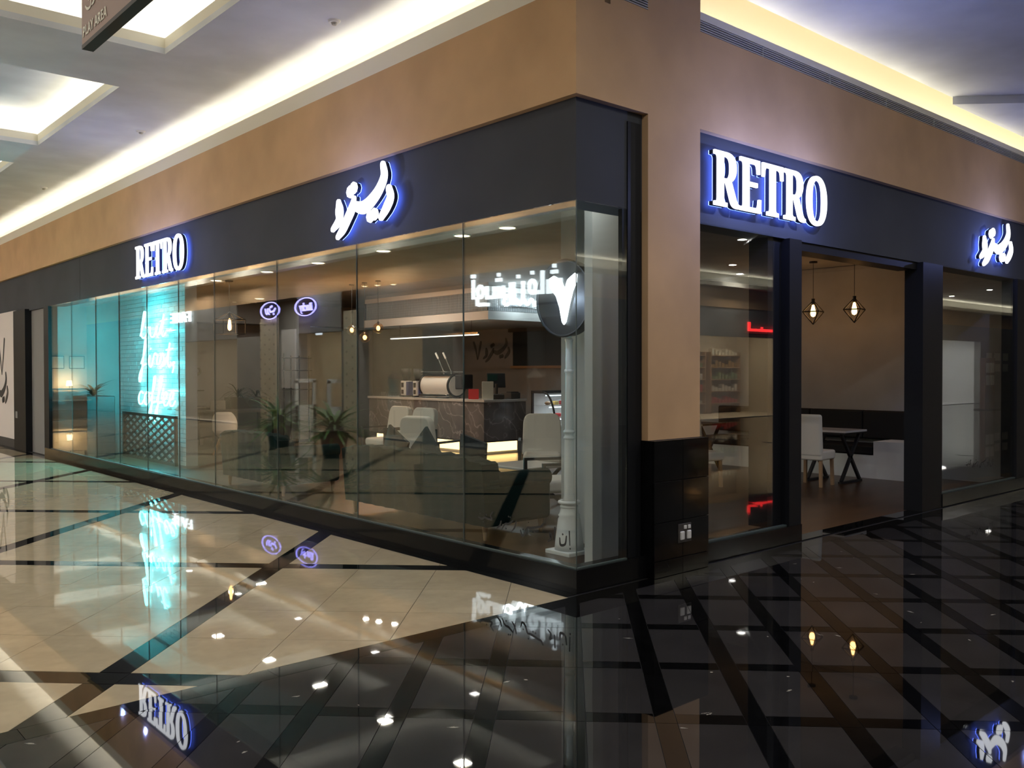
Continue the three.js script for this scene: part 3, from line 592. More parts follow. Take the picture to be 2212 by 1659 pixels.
{
  const t = thing('potted_palm', 'dark spiky palm in a tall black planter', 'plant', [4.75, .002, -15.4]);
  part('planter', bx(-.55, .35, 0, 1.0, -.18, .18), M.black, t); part('soil', bx(-.5, .3, .99, 1.005, -.15, .15), M.boardDark, t);
  part('foliage', [fronds(26, .75, .75, M.leafDark, .016).translate(-.3, 1.0, 0), fronds(26, .75, .8, M.leafDark, .016).translate(.15, 1.0, 0)], M.leafDark, t);
  const p = thing('potted_plant', 'leafy plant in a dark box planter by the dark end wall', 'plant', [.62, .002, -13.2]);
  part('planter', rb(.5, 1.15, .9, .02, 0, .575, 0), M.black, p); part('soil', bx(-.22, .22, 1.14, 1.153, -.42, .42), M.boardDark, p);
  part('foliage', fronds(30, .42, .4, M.leafDark, .03).translate(0, 1.15, 0), M.leafDark, p);
  const s = thing('figure', 'dark sculpture of a standing figure on a wall shelf', 'sculpture', [3.72, 1.165, -16.42]);
  part('body', [lathe([[.001, 0], [.15, 0], [.12, .2], [.07, .34], [.10, .46], [.12, .52], [.05, .58], [.045, .61], [.06, .66], [.05, .72], [.001, .74]], 18), tube([[.1, .5, 0], [.22, .52, .02], [.24, .42, .03], [.14, .36, .03]], .028), tube([[-.1, .5, 0], [-.17, .42, .02], [-.1, .34, .04]], .026)], M.bronze, s);
  const sh = thing('wall_shelf', 'dark floating shelf under the sculpture', 'shelf', [3.72, 1.14, -16.45]); part('board', bx(-.3, .3, 0, .022, -.15, .15), M.boardDark, sh); part('bracket', bx(-.25, .25, -.06, 0, -.15, -.12), M.boardDark, sh);
  const s2 = thing('wall_shelf', 'tiny high shelf with a bottle on the back wall', 'shelf', [3.68, 1.86, -16.5]); part('board', bx(-.2, .2, 0, .018, -.1, .1), M.boardDark, s2); part('bracket', bx(-.15, .15, -.04, 0, -.1, -.08), M.boardDark, s2);
  const bo = thing('bottle', 'small pale bottle standing on the tiny high shelf', 'bottle', [3.6, 1.878, -16.5]); part('body', lathe([[.001, 0], [.035, 0], [.035, .11], [.014, .15], [.014, .19], [.001, .19]], 16), M.plastic, bo); part('stopper', cyl(.012, .012, .025, 0, .19, 0, 10), M.oak, bo);
  const cb = thing('side_cabinet', 'low dark sideboard with a drawer along the back wall', 'cabinet', [3.1, .002, -16.3]);
  part('body', bx(-1.2, 1.5, .1, .75, -.25, .25), M.boardDark, cb); part('top', bx(-1.22, 1.52, .75, .78, -.27, .27), M.greyPanel, cb); for (const x of [-.55, .35, 1.1]) { const d = part('drawer', rb(.7, .22, .02, .004, x, .58, .255), M.velvetDark, cb); part('knob', ball(.012, x, .58, .275), M.brass, d); }
  part('plinth', bx(-1.15, 1.45, 0, .1, -.22, .2), M.black, cb);
  const tr = thing('trellis', 'open trellis of dark poles and thin rails beside the palm', 'trellis', [5.15, .002, -13.6]);
  for (const x of [-.45, -.28, -.08, .16]) part('pole', cyl(.016, .016, x < -.4 ? 2.0 : 1.95, x, 0, 0, 8), M.black, tr);
  for (const y of [1.62, 1.90, 1.2]) part('rail', bar([-.5, y, .02], [.22, y, .02], .011), M.bronze, tr);
  part('foot', bx(-.5, .22, 0, .03, -.15, .15), M.black, tr);
}
// ------------------------------------------------------------------ counter, bulkhead and what stands on them
{
  const t = thing('counter', 'grey veined marble coffee counter with a glowing plinth', 'counter', [6.2, .002, -8.5]);
  const cut = (a, b, z0, z1, nm = 'marble_panel') => part(nm, bx(a, b, .27, 1.0, z0, z1), M.marble, t);
  for (let k = 0; k < 4; k++) cut(0, .03, -4.02 + k * 1.0 + .002, -3.02 + k * 1.0 - .002);
  cut(.032, .55, -.05, -.02); cut(.553, 1.07, -.05, -.02);
  part('worktop', [rb(.75, .05, 4.06, .006, .355, 1.03, -2.02), rb(1.1, .05, .7, .006, .54, 1.0302, -.36)], M.marbleTop, t);
  part('carcass', [bx(.03, .7, .24, 1.0, -4.0, -.06), bx(.1, 1.06, .24, .999, -.7, -.06)], M.boardDark, t);
  part('recess', [bx(.14, .66, 0, .24, -3.95, -.2), bx(.2, 1.0, 0, .2395, -.65, -.19)], M.paper, t);
  part('glowing_light_strip', [bx(.132, .138, .05, .235, -3.9, -.2), bx(.14, .98, .05, .235, -.186, -.18)], M.led, t);
  area(6.2 + .12, .15, -10.5, 3.7, .16, '-x', L(1, .6, .2), 3.2); area(6.2 + .56, .15, -8.5 - .165, .84, .16, '+z', L(1, .6, .2), 3.2);
  const b = struct('bulkhead', [bx(6.2, 8.9, 2.74, 3.1, -12.6, -8.4), bx(6.2, 8.9, 3.1, IH, -12.62, -8.38)], M.mortar);
  part('bulkhead_band', [bx(6.16, 8.9, 2.57, 2.73, -12.64, -8.34)], M.plastic, b); part('bulkhead_band', [bx(6.17, 8.9, 3.10, 3.19, -12.64, -8.35)], M.plastic, b);
  // small square mesh tiles on the two faces
  const gs = [], tile = (x, y, z, w, h, d) => gs.push(bx(x - w / 2, x + w / 2, y - h / 2, y + h / 2, z - d / 2, z + d / 2));
  for (let r = 0; r < 7; r++) { for (let k = 0; k < 54; k++) tile(6.2 + .025 + k * .05, 2.765 + r * .05, -8.395, .042, .042, .01); for (let k = 0; k < 84; k++) tile(6.195, 2.765 + r * .05, -8.425 - k * .05, .01, .042, .042); }
  const mm = part('mosaic', gs, std(L(.22, .23, .24), .35), b); mm.userData.kind = 'stuff';
  // white neon on the bulkhead
  const n = thing('neon_sign', 'blazing white neon word on the mesh band above the counter', 'neon sign', [7.15, 2.92, -8.335]);
  part('neon_word', [tube([[-.62, -.03, 0], [-.56, .08, 0], [-.48, .12, 0], [-.42, .04, 0], [-.52, -.06, 0], [-.62, -.03, 0]], .028, 30), tube([[-.45, -.02, 0], [-.3, .06, 0], [-.2, -.04, 0], [-.1, .07, 0], [0, -.03, 0], [.1, .08, 0], [.2, -.04, 0]], .03, 40), tube([[.2, -.04, 0], [.3, .08, 0], [.36, -.06, 0], [.5, .0, 0], [.7, -.02, 0], [.9, .02, 0]], .028, 40), tube([[-.5, .12, 0], [-.42, .14, 0]], .03, 6)], M.farSign, n);
  part('neon_tray', bx(-.6, .9, -.1, -.085, -.02, 0), M.steel, n);
  for (const x of [6.8, 7.7]) point(x, 2.92, -8.05, L(.75, .9, 1), .5, 0);
  // bar lamp over the counter
  const lp = thing('bar_lamp', 'long thin glowing bar lamp hanging over the counter', 'lamp', [6.12, 2.3, -10.05]);
  part('housing', bx(-.02, .02, .0, .04, -1.47, 1.47), M.steel, lp); part('light_tube', bx(-.018, .018, -.018, 0, -1.46, 1.46), M.lineLamp, lp);
  for (const z of [-1.2, 1.2]) part('cord', bar([.05, .04, z], [.05, .28, z], .004), M.black, lp);
  area(6.12, 2.27, -10.05, .04, 2.9, 'down', L(1, .9, .7), 9);
}
{
  const top = 1.057;
  const e = thing('espresso_machine', 'white and chrome lever espresso machine on the counter', 'coffee machine', [6.55, top, -10.2], 0);
  part('body', plain(new THREE.CylinderGeometry(.23, .23, .95, 32).rotateX(Math.PI / 2).scale(.95, 1, 1).translate(0, .25, -.1)), M.plastic, e);
  part('rim', [plain(new THREE.TorusGeometry(.225, .022, 8, 32).translate(0, .25, .385)), plain(new THREE.TorusGeometry(.225, .022, 8, 32).translate(0, .25, -.575))], M.black, e);
  part('end_panel', plain(new THREE.CylinderGeometry(.2, .2, .03, 32).rotateX(Math.PI / 2).translate(0, .25, .40)), M.plastic, e);
  part('drip_tray', rb(.5, .06, .95, .015, 0, .05, -.1), M.steel, e); part('cup_rail', [bx(-.2, .2, .47, .485, -.55, .38), bar([-.2, .53, -.55], [-.2, .53, .38], .008), bar([.2, .53, -.55], [.2, .53, .38], .008)], M.steel, e);
  part('group_housing', rb(.3, .3, .25, .03, .1, .33, .50), M.black, e);
  for (const z of [.05, .3]) { const l = part('lever', [bar([-.05, .5, z], [-.12, .82, z - .12], .014), bar([-.05, .42, z], [-.05, .55, z], .03)], M.steel, e); part('grip', bar([-.12, .80, z - .11], [-.15, .92, z - .16], .02), M.white, l); }
  for (const x of [-.16, .16]) for (const z of [-.5, .3]) part('foot', cyl(.025, .025, .03, x, 0, z, 10), M.black, e);
  const g0 = thing('coffee_grinder', 'white and blue coffee grinder beside the espresso machine', 'grinder', [6.5, top, -11.05]);
  part('body', [bx(-.10, .10, .03, .34, -.06, .06)], M.plastic, g0); part('front_panel', [bx(-.106, -.1, .20, .30, -.04, .04), bx(-.106, -.1, .06, .15, -.04, .04)], M.black, g0); part('hopper', lathe([[.001, .34], [.06, .34], [.11, .5], [.11, .6], [.001, .6]], 20), M.black, g0); part('dispenser', bx(-.05, .1, .03, .32, .062, .14), std(L(.01, .02, .12), .4), g0);
  part('foot', bx(-.13, .12, 0, .03, -.07, .07), M.black, g0);
  copy(g0, 'white and blue coffee grinder next to the drinking glasses', [6.5, top, -11.5]);
  const c0 = thing('glass_cup', 'upturned drinking glass in the row on the counter end', 'glass', [6.5, top, -11.85], 0, 'glasses on the counter end'); part('glass', lathe([[.001, 0], [.03, 0], [.036, .09], [.034, .09], [.028, .006], [.001, .006]], 14), M.thinGlass, c0);
  for (let k = 1; k < 12; k++) copy(c0, 'upturned drinking glass in the row on the counter end', [6.42 + (k % 2) * .12, top, -11.94 - Math.floor(k / 2) * .09]);
  const p = thing('till_screen', 'tilted black till screen at the counter corner', 'till', [6.68, top, -8.72], -.5);
  part('stand', [rb(.26, .10, .3, .02, 0, .05, 0), bar([0, .08, 0], [0, .3, .02], .03)], M.boardDark, p); part('screen', rb(.36, .28, .03, .008, 0, .36, .05).rotateX(-.2), M.black, p); part('customer_display', rb(.2, .12, .02, .006, -.1, .42, .11), std(L(.02, .06, .05), .2), p);
  const m = thing('menu_stand', 'cream upright menu card on the counter corner', 'menu', [6.36, top, -8.6], -.6); part('card', rb(.22, .34, .02, .004, 0, .175, 0), M.paper, m); part('foot', bx(-.1, .1, 0, .02, -.05, .05), M.white, m);
  const r = thing('menu_stand', 'small red folded menu card on the counter', 'menu', [6.38, top, -9.05], -.7); part('card', [bx(-.10, .10, 0, .2, -.004, .004).rotateX(-.2).translate(0, 0, .045), bx(-.10, .10, 0, .2, -.004, .004).rotateX(.2).translate(0, 0, -.045)], M.red, r); part('foot', bx(-.1, .1, 0, .006, -.045, .045), M.white, r);
  const k = thing('cash_drawer', 'flat black cash drawer by the till', 'cash drawer', [7.08, top, -8.75]); part('body', rb(.24, .12, .3, .01, 0, .06, 0), M.boardDark, k); part('lid', rb(.2, .02, .14, .005, 0, .13, .05), M.black, k);
}
{
  const f = thing('cake_fridge', 'black display fridge with curved glass and lit cake shelves', 'fridge', [7.1, .002, -7.95]);
  part('base', bx(.06, 1.75, 0, .5, -.30, .36), M.black, f);
  part('frame', [bx(.06, .10, .5, 1.22, -.30, -.26), bx(.06, 1.75, 1.17, 1.22, -.30, .03), bx(.06, 1.75, .5, .54, .33, .37)], M.black, f);
  const arc = []; for (let i = 0; i <= 12; i++) { const a = i / 12 * Math.PI / 2; arc.push([.03 + Math.sin(a) * .32, .53 + Math.cos(a) * .66]); }
  for (const x of [.08, 1.73]) part('curved_rail', tube(arc.map(([z, y]) => [x, y, z]), .02, 24), M.black, f);
  const cg = []; for (let i = 0; i < 12; i++) cg.push(bar([.9, arc[i][1], arc[i][0]], [.9, arc[i + 1][1], arc[i + 1][0]], .004, 4, true).translate(-.9, 0, 0).scale(200, 1, 1).translate(.9, 0, 0));
  part('curved_glass', cg, M.thinGlass, f);
  part('back_panel', bx(.1, 1.72, .5, 1.17, -.29, -.27), M.white, f);
  for (const [y, d] of [[1.15, .10], [.93, .2], [.70, .27]]) { if (y < 1.1) part('shelf', bx(.1, 1.7, y - .0, y + .012, -.26, d), M.thinGlass, f); part('light_tube', bx(.12, 1.7, y - .03, y - .012, d - .06, d - .035), M.ledWhite, f); area(7.1 + .9, y - .036, -7.95 + d - .05, 1.5, .03, 'down', L(.8, .9, 1), 9); }
  const kinds = [[M.oak, 'brown bun'], [std(L(.6, .42, .1), .6), 'yellow slice'], [M.red, 'red box'], [M.cushion, 'cream cake']];
  [[.942, .02], [.712, .08], [.502, .1]].forEach(([y, z], n) => { for (let i = 0; i < 7; i++) { const k = (i + n) % 4, q = kinds[k], o = thing(q[1].replace(' ', '_'), q[1] + ' on the ' + ['top', 'middle', 'bottom'][n] + ' shelf of the cake fridge', q[1].split(' ')[1], [7.3 + i * .2, y + .003, -7.95 + z], 0, 'cakes in the display fridge'); part('body', k ? rb(.11, .07, .1, .012, 0, .041, 0) : ball(.06, 0, .04, 0, 1, .6, 1), q[0], o); part('paper', cyl(.065, .07, .006, 0, 0, 0, 14), M.white, o); } });
}
// wall writing and the dark serving hatch behind the counter
{
  const w = thing('wall_lettering', 'dark painted Arabic name on the grey wall behind the counter', 'lettering', [8.896, 2.08, -11.36], -Math.PI / 2);
  part('script', ext(RISTRO.flatMap((r) => r.shapes), .004).scale(.9, .9, 1), M.wallInk, w);
  part('numeral', ext([strokeShape([[-.78, .2, .07], [-.70, 0, .06], [-.65, -.2, .03]]), strokeShape([[-.52, .2, .07], [-.58, 0, .06], [-.64, -.2, .03]])], .004), M.wallInk, w);
  const b = thing('menu_board', 'large dark menu board above a wooden ledge behind the counter', 'menu board', [8.88, 2.12, -9.85], -Math.PI / 2);
  part('panel', bx(-.86, .9, -.40, .36, -.02, .012), std(L(.02, .028, .036), .5), b); part('valance', bx(-.98, .9, .36, .44, -.02, .05), M.boardDark, b); part('ledge', bx(-.9, .9, -.46, -.40, -.02, .06), M.oak, b);
}

// ------------------------------------------------------------------ cafe lamps
{
  const spots = [[2.19, -11.3], [2.24, -9.38], [2.28, -7.75], [2.28, -5.95], [2.24, -4.15], [2.26, -3.33], [4.65, -16.1], [4.62, -14.6]];
  const lens = (t, r, m) => { part('trim_ring', plain(new THREE.TorusGeometry(r * 1.06, .012, 8, 28).rotateX(Math.PI / 2).translate(0, -.006, 0)), M.white, t); part('lamp_lens', cyl(r, r, .012, 0, -.014, 0, 28), m, t); };
  spots.forEach(([x, z], i) => {
    lens(thing('downlight', i < 6 ? 'round warm downlight in the ceiling row along the lounge window' : 'round warm downlight above the work table and palm', 'ceiling light', [x, IH, z], 0, i < 6 ? 'downlights along the lounge window' : 'downlights above the work table'), .095, M.warmLamp);
    area(x, IH - .03, z, .17, .17, 'down', L(1, .92, .81), K.down);
  });
  [[4.83, -10.5], [4.92, -10.18], [5.05, -9.83]].forEach(([x, z]) => { lens(thing('ceiling_spot', 'tiny bright spot in the ceiling before the counter bulkhead', 'ceiling light', [x, IH, z], 0, 'spots before the counter'), .05, M.warmLamp); area(x, IH - .03, z, .09, .09, 'down', L(1, .92, .81), K.down * 4); });
  lens(thing('ceiling_spot', 'small spot behind the corner fascia washing the grey partition', 'ceiling light', [.62, IH, -.345]), .05, M.warmLamp); area(.62, IH - .03, -.345, .09, .06, 'down', L(.95, 1, .98), K.down * 2.2);
}
function diamondPendant(label, pos, drop) {
  const t = thing('cage_pendant', label, 'pendant lamp', pos, 0, 'diamond cage pendants by the entrance');
  const R = .17, top = [0, .19, 0], bot = [0, -.17, 0], ring = Array.from({ length: 4 }, (_, k) => [Math.cos(k * Math.PI / 2 + .6) * R, .02, Math.sin(k * Math.PI / 2 + .6) * R]);
  const e = []; ring.forEach((p, i) => { e.push(bar(top, p, .009), bar(bot, p, .009), bar(p, ring[(i + 1) % 4], .009)); });
  part('cage', e, M.black, t); part('cord', bar([0, .22, 0], [0, drop, 0], .004), M.black, t); part('canopy', cyl(.06, .06, .025, 0, drop - .025, 0), M.black, t); part('socket', cyl(.022, .026, .09, 0, .13, 0), M.black, t);
  part('light_bulb', lathe([[.001, -.06], [.03, -.045], [.04, -.01], [.034, .04], [.016, .12], [.001, .13]], 18), M.bulb, t);
  point(pos[0], pos[1] + .01, pos[2], L(1, .48, .16), K.pend, 2);
  return t;
}
diamondPendant('diamond cage pendant half hidden by the dark door frame', [7.97, 2.48, -3.405], IH - 2.48);
diamondPendant('diamond cage pendant hanging over the table in the doorway', [7.97, 2.48, -2.75], IH - 2.48);
diamondPendant('diamond cage pendant hanging over the white bench end', [7.97, 2.48, -2.085], IH - 2.48);
{
  const t = thing('cage_pendant', 'open house shaped wire cage pendant with one glowing bulb', 'pendant lamp', [2.41, 2.42, -11.24]);
  const e = [], w = .21, y0 = -.13, y1 = .13, c = [[-w, -w], [w, -w], [w, w], [-w, w]]; c.forEach(([x, z], i) => { const [a, b] = c[(i + 1) % 4]; e.push(bar([x, y0, z], [x, y1, z], .009), bar([x, y0, z], [a, y0, b], .009), bar([x, y1, z], [a, y1, b], .009), bar([x, y1, z], [0, .27, 0], .009)); });
  part('cage', e, M.black, t); part('cord', bar([0, .27, 0], [0, .85, 0], .004), M.black, t); part('canopy', cyl(.07, .07, .025, 0, .825, 0), M.black, t); part('socket', cyl(.022, .026, .1, 0, .16, 0), M.black, t);
  part('light_bulb', lathe([[.001, -.07], [.028, -.05], [.034, -.01], [.03, .05], [.016, .15], [.001, .16]], 18), M.bulb, t); point(2.41, 2.43, -11.24, L(1, .5, .18), 1.2, 2);
}
[[2.393, -10.433], [2.395, -9.512], [2.238, -9.973]].forEach(([y, z], i) => {
  const t = thing('globe_pendant', ['small clear globe pendant with an orange bulb beside the pane joint', 'small clear globe pendant with an orange bulb before the bulkhead', 'lower clear globe pendant with an orange bulb between its two twins'][i], 'pendant lamp', [4.5, y, z], 0, 'globe pendants before the counter');
  part('globe', plain(new THREE.SphereGeometry(.10, 20, 14)), M.amber, t); part('cord', bar([0, .1, 0], [0, IH - y, 0], .004), M.black, t); part('canopy', cyl(.05, .05, .02, 0, IH - y - .02, 0), M.black, t); part('light_bulb', ball(.035, 0, 0, 0, 1, 1.3, 1), M.bulb, t); part('socket', cyl(.02, .02, .06, 0, .06, 0), M.black, t);
  point(4.5, y, z, L(1, .5, .18), .9, 2);
});
// ------------------------------------------------------------------ seating by the entrance
{
  const t = thing('bench', 'white built-in corner bench with black padded seat and back', 'bench', [8.18, .002, -1.43]);
  part('base', [bx(0, .7, 0, .34, -3.6, -.46), bx(0, .7, 0, .55, -.46, 0)], M.concrete, t);
  for (let k = 0; k < 3; k++) part('seat_cushion', rb(.62, .14, 1.02, .03, .31, .41, -.99 - k * 1.04), M.blackLeather, t);
  for (let k = 0; k < 4; k++) part('back_cushion', rb(.15, .44, .9, .03, .62, .76, -.46 - k * .9), M.blackLeather, t);
}
function parson(label, pos, turn) {
  const t = thing('dining_chair', label, 'chair', pos, turn, 'pale upholstered dining chairs by the bench');   // faces +z
  part('seat', rb(.46, .13, .46, .03, 0, .43, 0), M.cushion, t);
  part('backrest', rb(.46, .58, .08, .035, 0, .71, -.2).applyMatrix4(new THREE.Matrix4().makeTranslation(0, .45, -.2).multiply(new THREE.Matrix4().makeRotationX(-.08)).multiply(new THREE.Matrix4().makeTranslation(0, -.45, .2))), M.cushion, t);
  for (const x of [-1, 1]) for (const z of [-1, 1]) part('leg', bar([x * .2, 0, z * .19], [x * .19, .38, z * .18], .02, 4, true), M.oak, t);
}
parson('pale upholstered chair on wooden legs pulled to the table in the doorway', [6.85, .002, -2.1], Math.PI / 2 + .1);
parson('pale upholstered chair on wooden legs seen through the pane by the pillar', [5.55, .002, -3.05], Math.PI / 2 - .15);
{
  const t = thing('cafe_table', 'dark table on crossed legs between the chair and the bench', 'table', [7.5, .002, -2.15]);
  part('tabletop', rb(.62, .03, .70, .006, 0, .735, 0), M.marbleTop, t); part('apron', bx(-.29, .29, .70, .72, -.33, .33), M.black, t);
  for (const s of [-1, 1]) part('leg', [bar([-.26, .03, s * .26], [.26, .7, s * .26], .02, 4, true), bar([.26, .03, s * .26], [-.26, .7, s * .26], .02, 4, true), bx(-.3, .3, 0, .03, s * .26 - .025, s * .26 + .025)], M.black, t);
  const u = thing('cafe_table', 'small dark table on crossed legs behind the window by the pillar', 'table', [7.4, .002, -4.5]);
  part('tabletop', rb(.62, .03, .7, .006, 0, .735, 0), M.black, u); for (const s of [-1, 1]) part('leg', [bar([-.26, 0, s * .26], [.26, .72, s * .26], .02, 4, true), bar([.26, 0, s * .26], [-.26, .72, s * .26], .02, 4, true)], M.black, u);
  const h = thing('metal_stand', 'slim black rod stand with brass hoops behind the pane by the pillar', 'stand', [1.53, .002, -.14]);
  part('rod', bar([0, 0, 0], [0, 1.0, 0], .007), M.black, h); part('rung', [bar([-.08, .22, 0], [0, .22, 0], .006), bar([-.08, .86, 0], [0, .86, 0], .006)], M.black, h); part('foot', cyl(.06, .06, .012, 0, 0, 0), M.black, h);
  part('hoop', [.05, .035, .02].map((w) => plain(new THREE.TorusGeometry(1, .1, 6, 24).scale(w, .2, .05).translate(-.03, 1.15, 0))), M.brass, h);
}
// ------------------------------------------------------------------ things on the mall ceiling and the hanging sign
[[-.35, -2.74], [-.36, -7.73], [-.35, -12.56]].forEach(([x, z], i) => { const t = thing('smoke_detector', ['round smoke detector between the cove and the large coffer', 'small round detector level with the second coffer', 'small round detector far along the cove'][i], 'detector', [x, CH, z]); part('disc', cyl(.05, .06, .02, 0, -.02, 0), M.white, t); part('sensor', cyl(.02, .03, .02, 0, -.04, 0), M.grille, t); });
{
  const t = thing('smoke_detector', 'round detector inside the second lit coffer', 'detector', [-2.35, 5.25, -6.9]); part('disc', cyl(.06, .07, .025, 0, -.025, 0), M.white, t); part('sensor', cyl(.02, .03, .02, 0, -.045, 0), M.grille, t);
  const s = thing('hanging_sign', 'brown hanging direction board lettered PLAY AREA', 'sign', [-3.19, 3.2, -.27]);
  part('board', bx(-.026, .026, .02, .95, 0, 1.5), M.board, s); part('edge', bx(-.027, .027, 0, .02, -.001, 1.501), M.boardDark, s);
  const txt = (str, h, y, z, w) => { const g = wordGeos(font.sans, str, h, w, .002); return g.map((k) => k.translate(w / 2, 0, 0).rotateY(-Math.PI / 2).translate(-.0275, y, z)); };
  part('lettering', [...txt('PLAY AREA', .05, .075, .028, .36)], M.paper, s);
  const ar = [strokeShape([[.30, .03, .012], [.28, -.01, .012], [.25, -.02, .008]]), strokeShape([[.24, .04, .012], [.235, -.02, .012], [.2, -.02, .014], [.17, -.02, .01]]), strokeShape([[.15, .02, .01], [.12, -.015, .014], [.09, -.02, .01]]), strokeShape([[.075, .035, .01], [.07, -.02, .01], [.02, -.02, .014], [-.01, .0, .01]]), dia(.2, .02, .008), dia(.12, .03, .008), dia(.04, .02, .008)];
  part('arabic_lettering', ext(ar, .002).rotateY(-Math.PI / 2).translate(-.0275, .19, .08), M.paper, s);
  part('lettering_above', txt('P', .05, .34, .028, .035), M.paper, s);
  for (const z of [.2, 1.3]) part('rod', bar([0, .95, z], [0, 1.6, z], .008), M.steel, s);
}

// ------------------------------------------------------------------ the far side of the corridor, which the long window mirrors
{
  const X = -7;
  const open = [[-26.9, -21.2], [-17.45, -15.15], [-14.35, -11.7], [-10.6, -6.2]];       // shop openings along z
  const g = [bx(X - .3, X, 3.6, 4.36, -36, 13), bx(X - .3, X, 4.36, CH, -36, 13)];
  const w = struct('wall_right', g, M.tan);
  let z = -36; const solid = []; for (const [a, b] of open) { solid.push(bx(X - .3, X, 0, 3.6, z, a)); z = b; } solid.push(bx(X - .3, X, 0, 3.6, z, 13));
  part('wall_piers', solid.slice(2, 4).concat([bx(X - .3, X, 2.62, 3.6, -21.2, -14.35), bx(X - .3, X, 2.6, 3.6, -14.35, -11.7)]), M.shopGrey, w);
  part('wall_piers', [solid[0], solid[1], solid[4], bx(X - .3, X, 2.6, 3.6, -26.9, -21.2), bx(X - .3, X, 2.62, 3.6, -10.6, -6.2)], M.shopGrey, w);
  for (const [a, b] of [[-19.6, -18.5], [-15.0, -14.4]]) part('dotted_panel', bx(X, X + .03, 0, 3.1, a, b), M.dots, w);
  part('white_panel', bx(X, X + .03, 1.15, 2.75, -18.3, -17.5), M.hoard, w);
  part('cove_lip', bx(X, X + .28, 4.36, 4.52, -36, 0), M.cream, w); area(X + .14, 4.56, -18, .08, 34, 'up', L(1, .93, .74), K.cove);
  part('light_strip', bx(X + .1, X + .18, 4.521, 4.535, -35.5, -.3), M.coveLamp, w);
  // shop rooms
  const room = (name, a, b, depth, mat, lamp, I, h = 2.95) => {
    const r = struct(name, [bx(X - depth - .1, X - depth, 0, 3.3, a - .5, b + .5), bx(X - depth, X - .3, 0, h, a - .6, a - .5), bx(X - depth, X - .3, 0, h, b + .5, b + .6), bx(X - depth, X - .3, -.02, .004, a - .5, b + .5)], mat);
    part('room_ceiling', bx(X - depth, X - .3, h, h + .1, a - .5, b + .5), M.white, r);
    const n = Math.max(1, Math.round((b - a) / 2.4)); for (let k = 0; k < n; k++) { const zz = a + (k + .5) * (b - a) / n; part('ceiling_light', bx(X - depth * .55 - .3, X - depth * .55 + .3, h - .02, h, zz - .3, zz + .3), M.ceilLamp, r); area(X - depth * .55, h - .04, zz, .6, .6, 'down', lamp, I); }
    return r;
  };
  room('wall_shop_one', -26.9, -21.2, 4, M.shopWall, L(1, .86, .62), 6); const rs = room('wall_shop_two', -17.45, -15.15, 3.4, M.shopWall, L(1, .80, .50), 16);
  part('dotted_panel', bx(X - 3.39, X - 3.37, 0, 2.5, -17.9, -14.7), M.dots, rs);
  room('wall_shop_three', -14.35, -11.7, 2.6, M.shopWall, L(1, .80, .55), 12); room('wall_shop_four', -10.6, -6.2, 3.2, M.shopGrey, L(.9, .95, 1), 5);
  // signs
  const oval = (label, z, y, parts) => { const s = thing('oval_sign', label, 'sign', [X + .02, y, z], Math.PI / 2); part('lit_ring', plain(new THREE.TorusGeometry(1, .055, 8, 48).scale(.56, .235, .25).translate(0, 0, .05)), M.violet, s); part('lit_word', parts, M.violet, s); part('backing', plain(new THREE.CylinderGeometry(1, 1, .03, 40).rotateX(Math.PI / 2).scale(.55, .23, 1)), M.frame, s); };
  oval('violet lit oval sign reading Rochy mirrored in the long window', -16.86, 3.31, wordGeos(font.serif, 'Rochy', .22, .70, .02, .25).map((g) => g.translate(-.02, 0, .03)));
  oval('violet lit oval sign in Arabic mirrored in the long window', -18.9, 3.31, ext([strokeShape([[.30, .05, .05], [.27, -.04, .05], [.2, -.1, .03]]), strokeShape([[.16, .05, .05], [.14, -.05, .05], [.06, -.1, .03]]), strokeShape([[.06, .06, .04], [.0, -.03, .05], [-.1, -.03, .05], [-.2, -.02, .05], [-.3, .05, .04]]), dia(-.02, .1, .03), dia(-.1, .12, .03), dia(-.2, -.1, .03)], .02).translate(0, 0, .03));
  point(X + .4, 3.31, -16.86, L(.4, .38, 1), .8, 0);
  { const s = thing('far_sign', 'white lit capitals FARE mirrored beside the neon wall', 'sign', [X + .02, 3.42, -25.4], Math.PI / 2); wordGeos(font.sans, 'FARE', .34, 1.7, .05).forEach((k) => part('lit_letter', k.translate(0, 0, .04), M.farSign, s)); part('rail', bx(-.85, .85, -.02, .02, 0, .02), M.frame, s); }
  { // a lit Arabic shop name in square lettering
    const s = thing('far_sign', 'white lit square Arabic shop name mirrored above the counter', 'sign', [X + .02, 3.05, -8.45], Math.PI / 2), t = .075, b = .075;   // right is towards -z
    const hs = (x0, x1, y) => sq((x0 + x1) / 2, y, Math.abs(x1 - x0) + t, b), vs = (x, y0, y1) => sq(x, (y0 + y1) / 2, t, Math.abs(y1 - y0));
    const ringAt = (x, y, rx, ry) => { const o = new THREE.Shape(); o.absellipse(x, y, rx, ry, 0, Math.PI * 2); const h = new THREE.Path(); h.absellipse(x, y, rx - .07, ry - .06, 0, Math.PI * 2); o.holes.push(h); return o; };
    const L1 = (nm, shapes) => part(nm, ext(shapes, .05).translate(0, .0, .03), M.farSign, s);
    L1('lit_letter', [vs(1.36, .02, .42), hs(1.34, 1.38, .49)]);                                            // alif with its mark
    L1('lit_letter', [ringAt(1.13, .16, .12, .15), hs(1.02, 1.16, -.10), vs(1.23, -.12, .06)]);
    L1('lit_letter', [vs(.92, 0, .26), hs(.92, .1, .03), vs(.70, 0, .24), vs(.56, 0, .24), vs(.42, 0, .24), vs(.2, 0, .28), sq(.90, -.11, .07, .07), sq(.56, .46, .07, .07), sq(.51, .36, .07, .07), sq(.61, .36, .07, .07)]);
    L1('lit_letter', [vs(.12, -.12, .28), hs(.12, -.16, -.12), vs(-.16, -.12, .28), sq(-.02, .38, .07, .07)]);
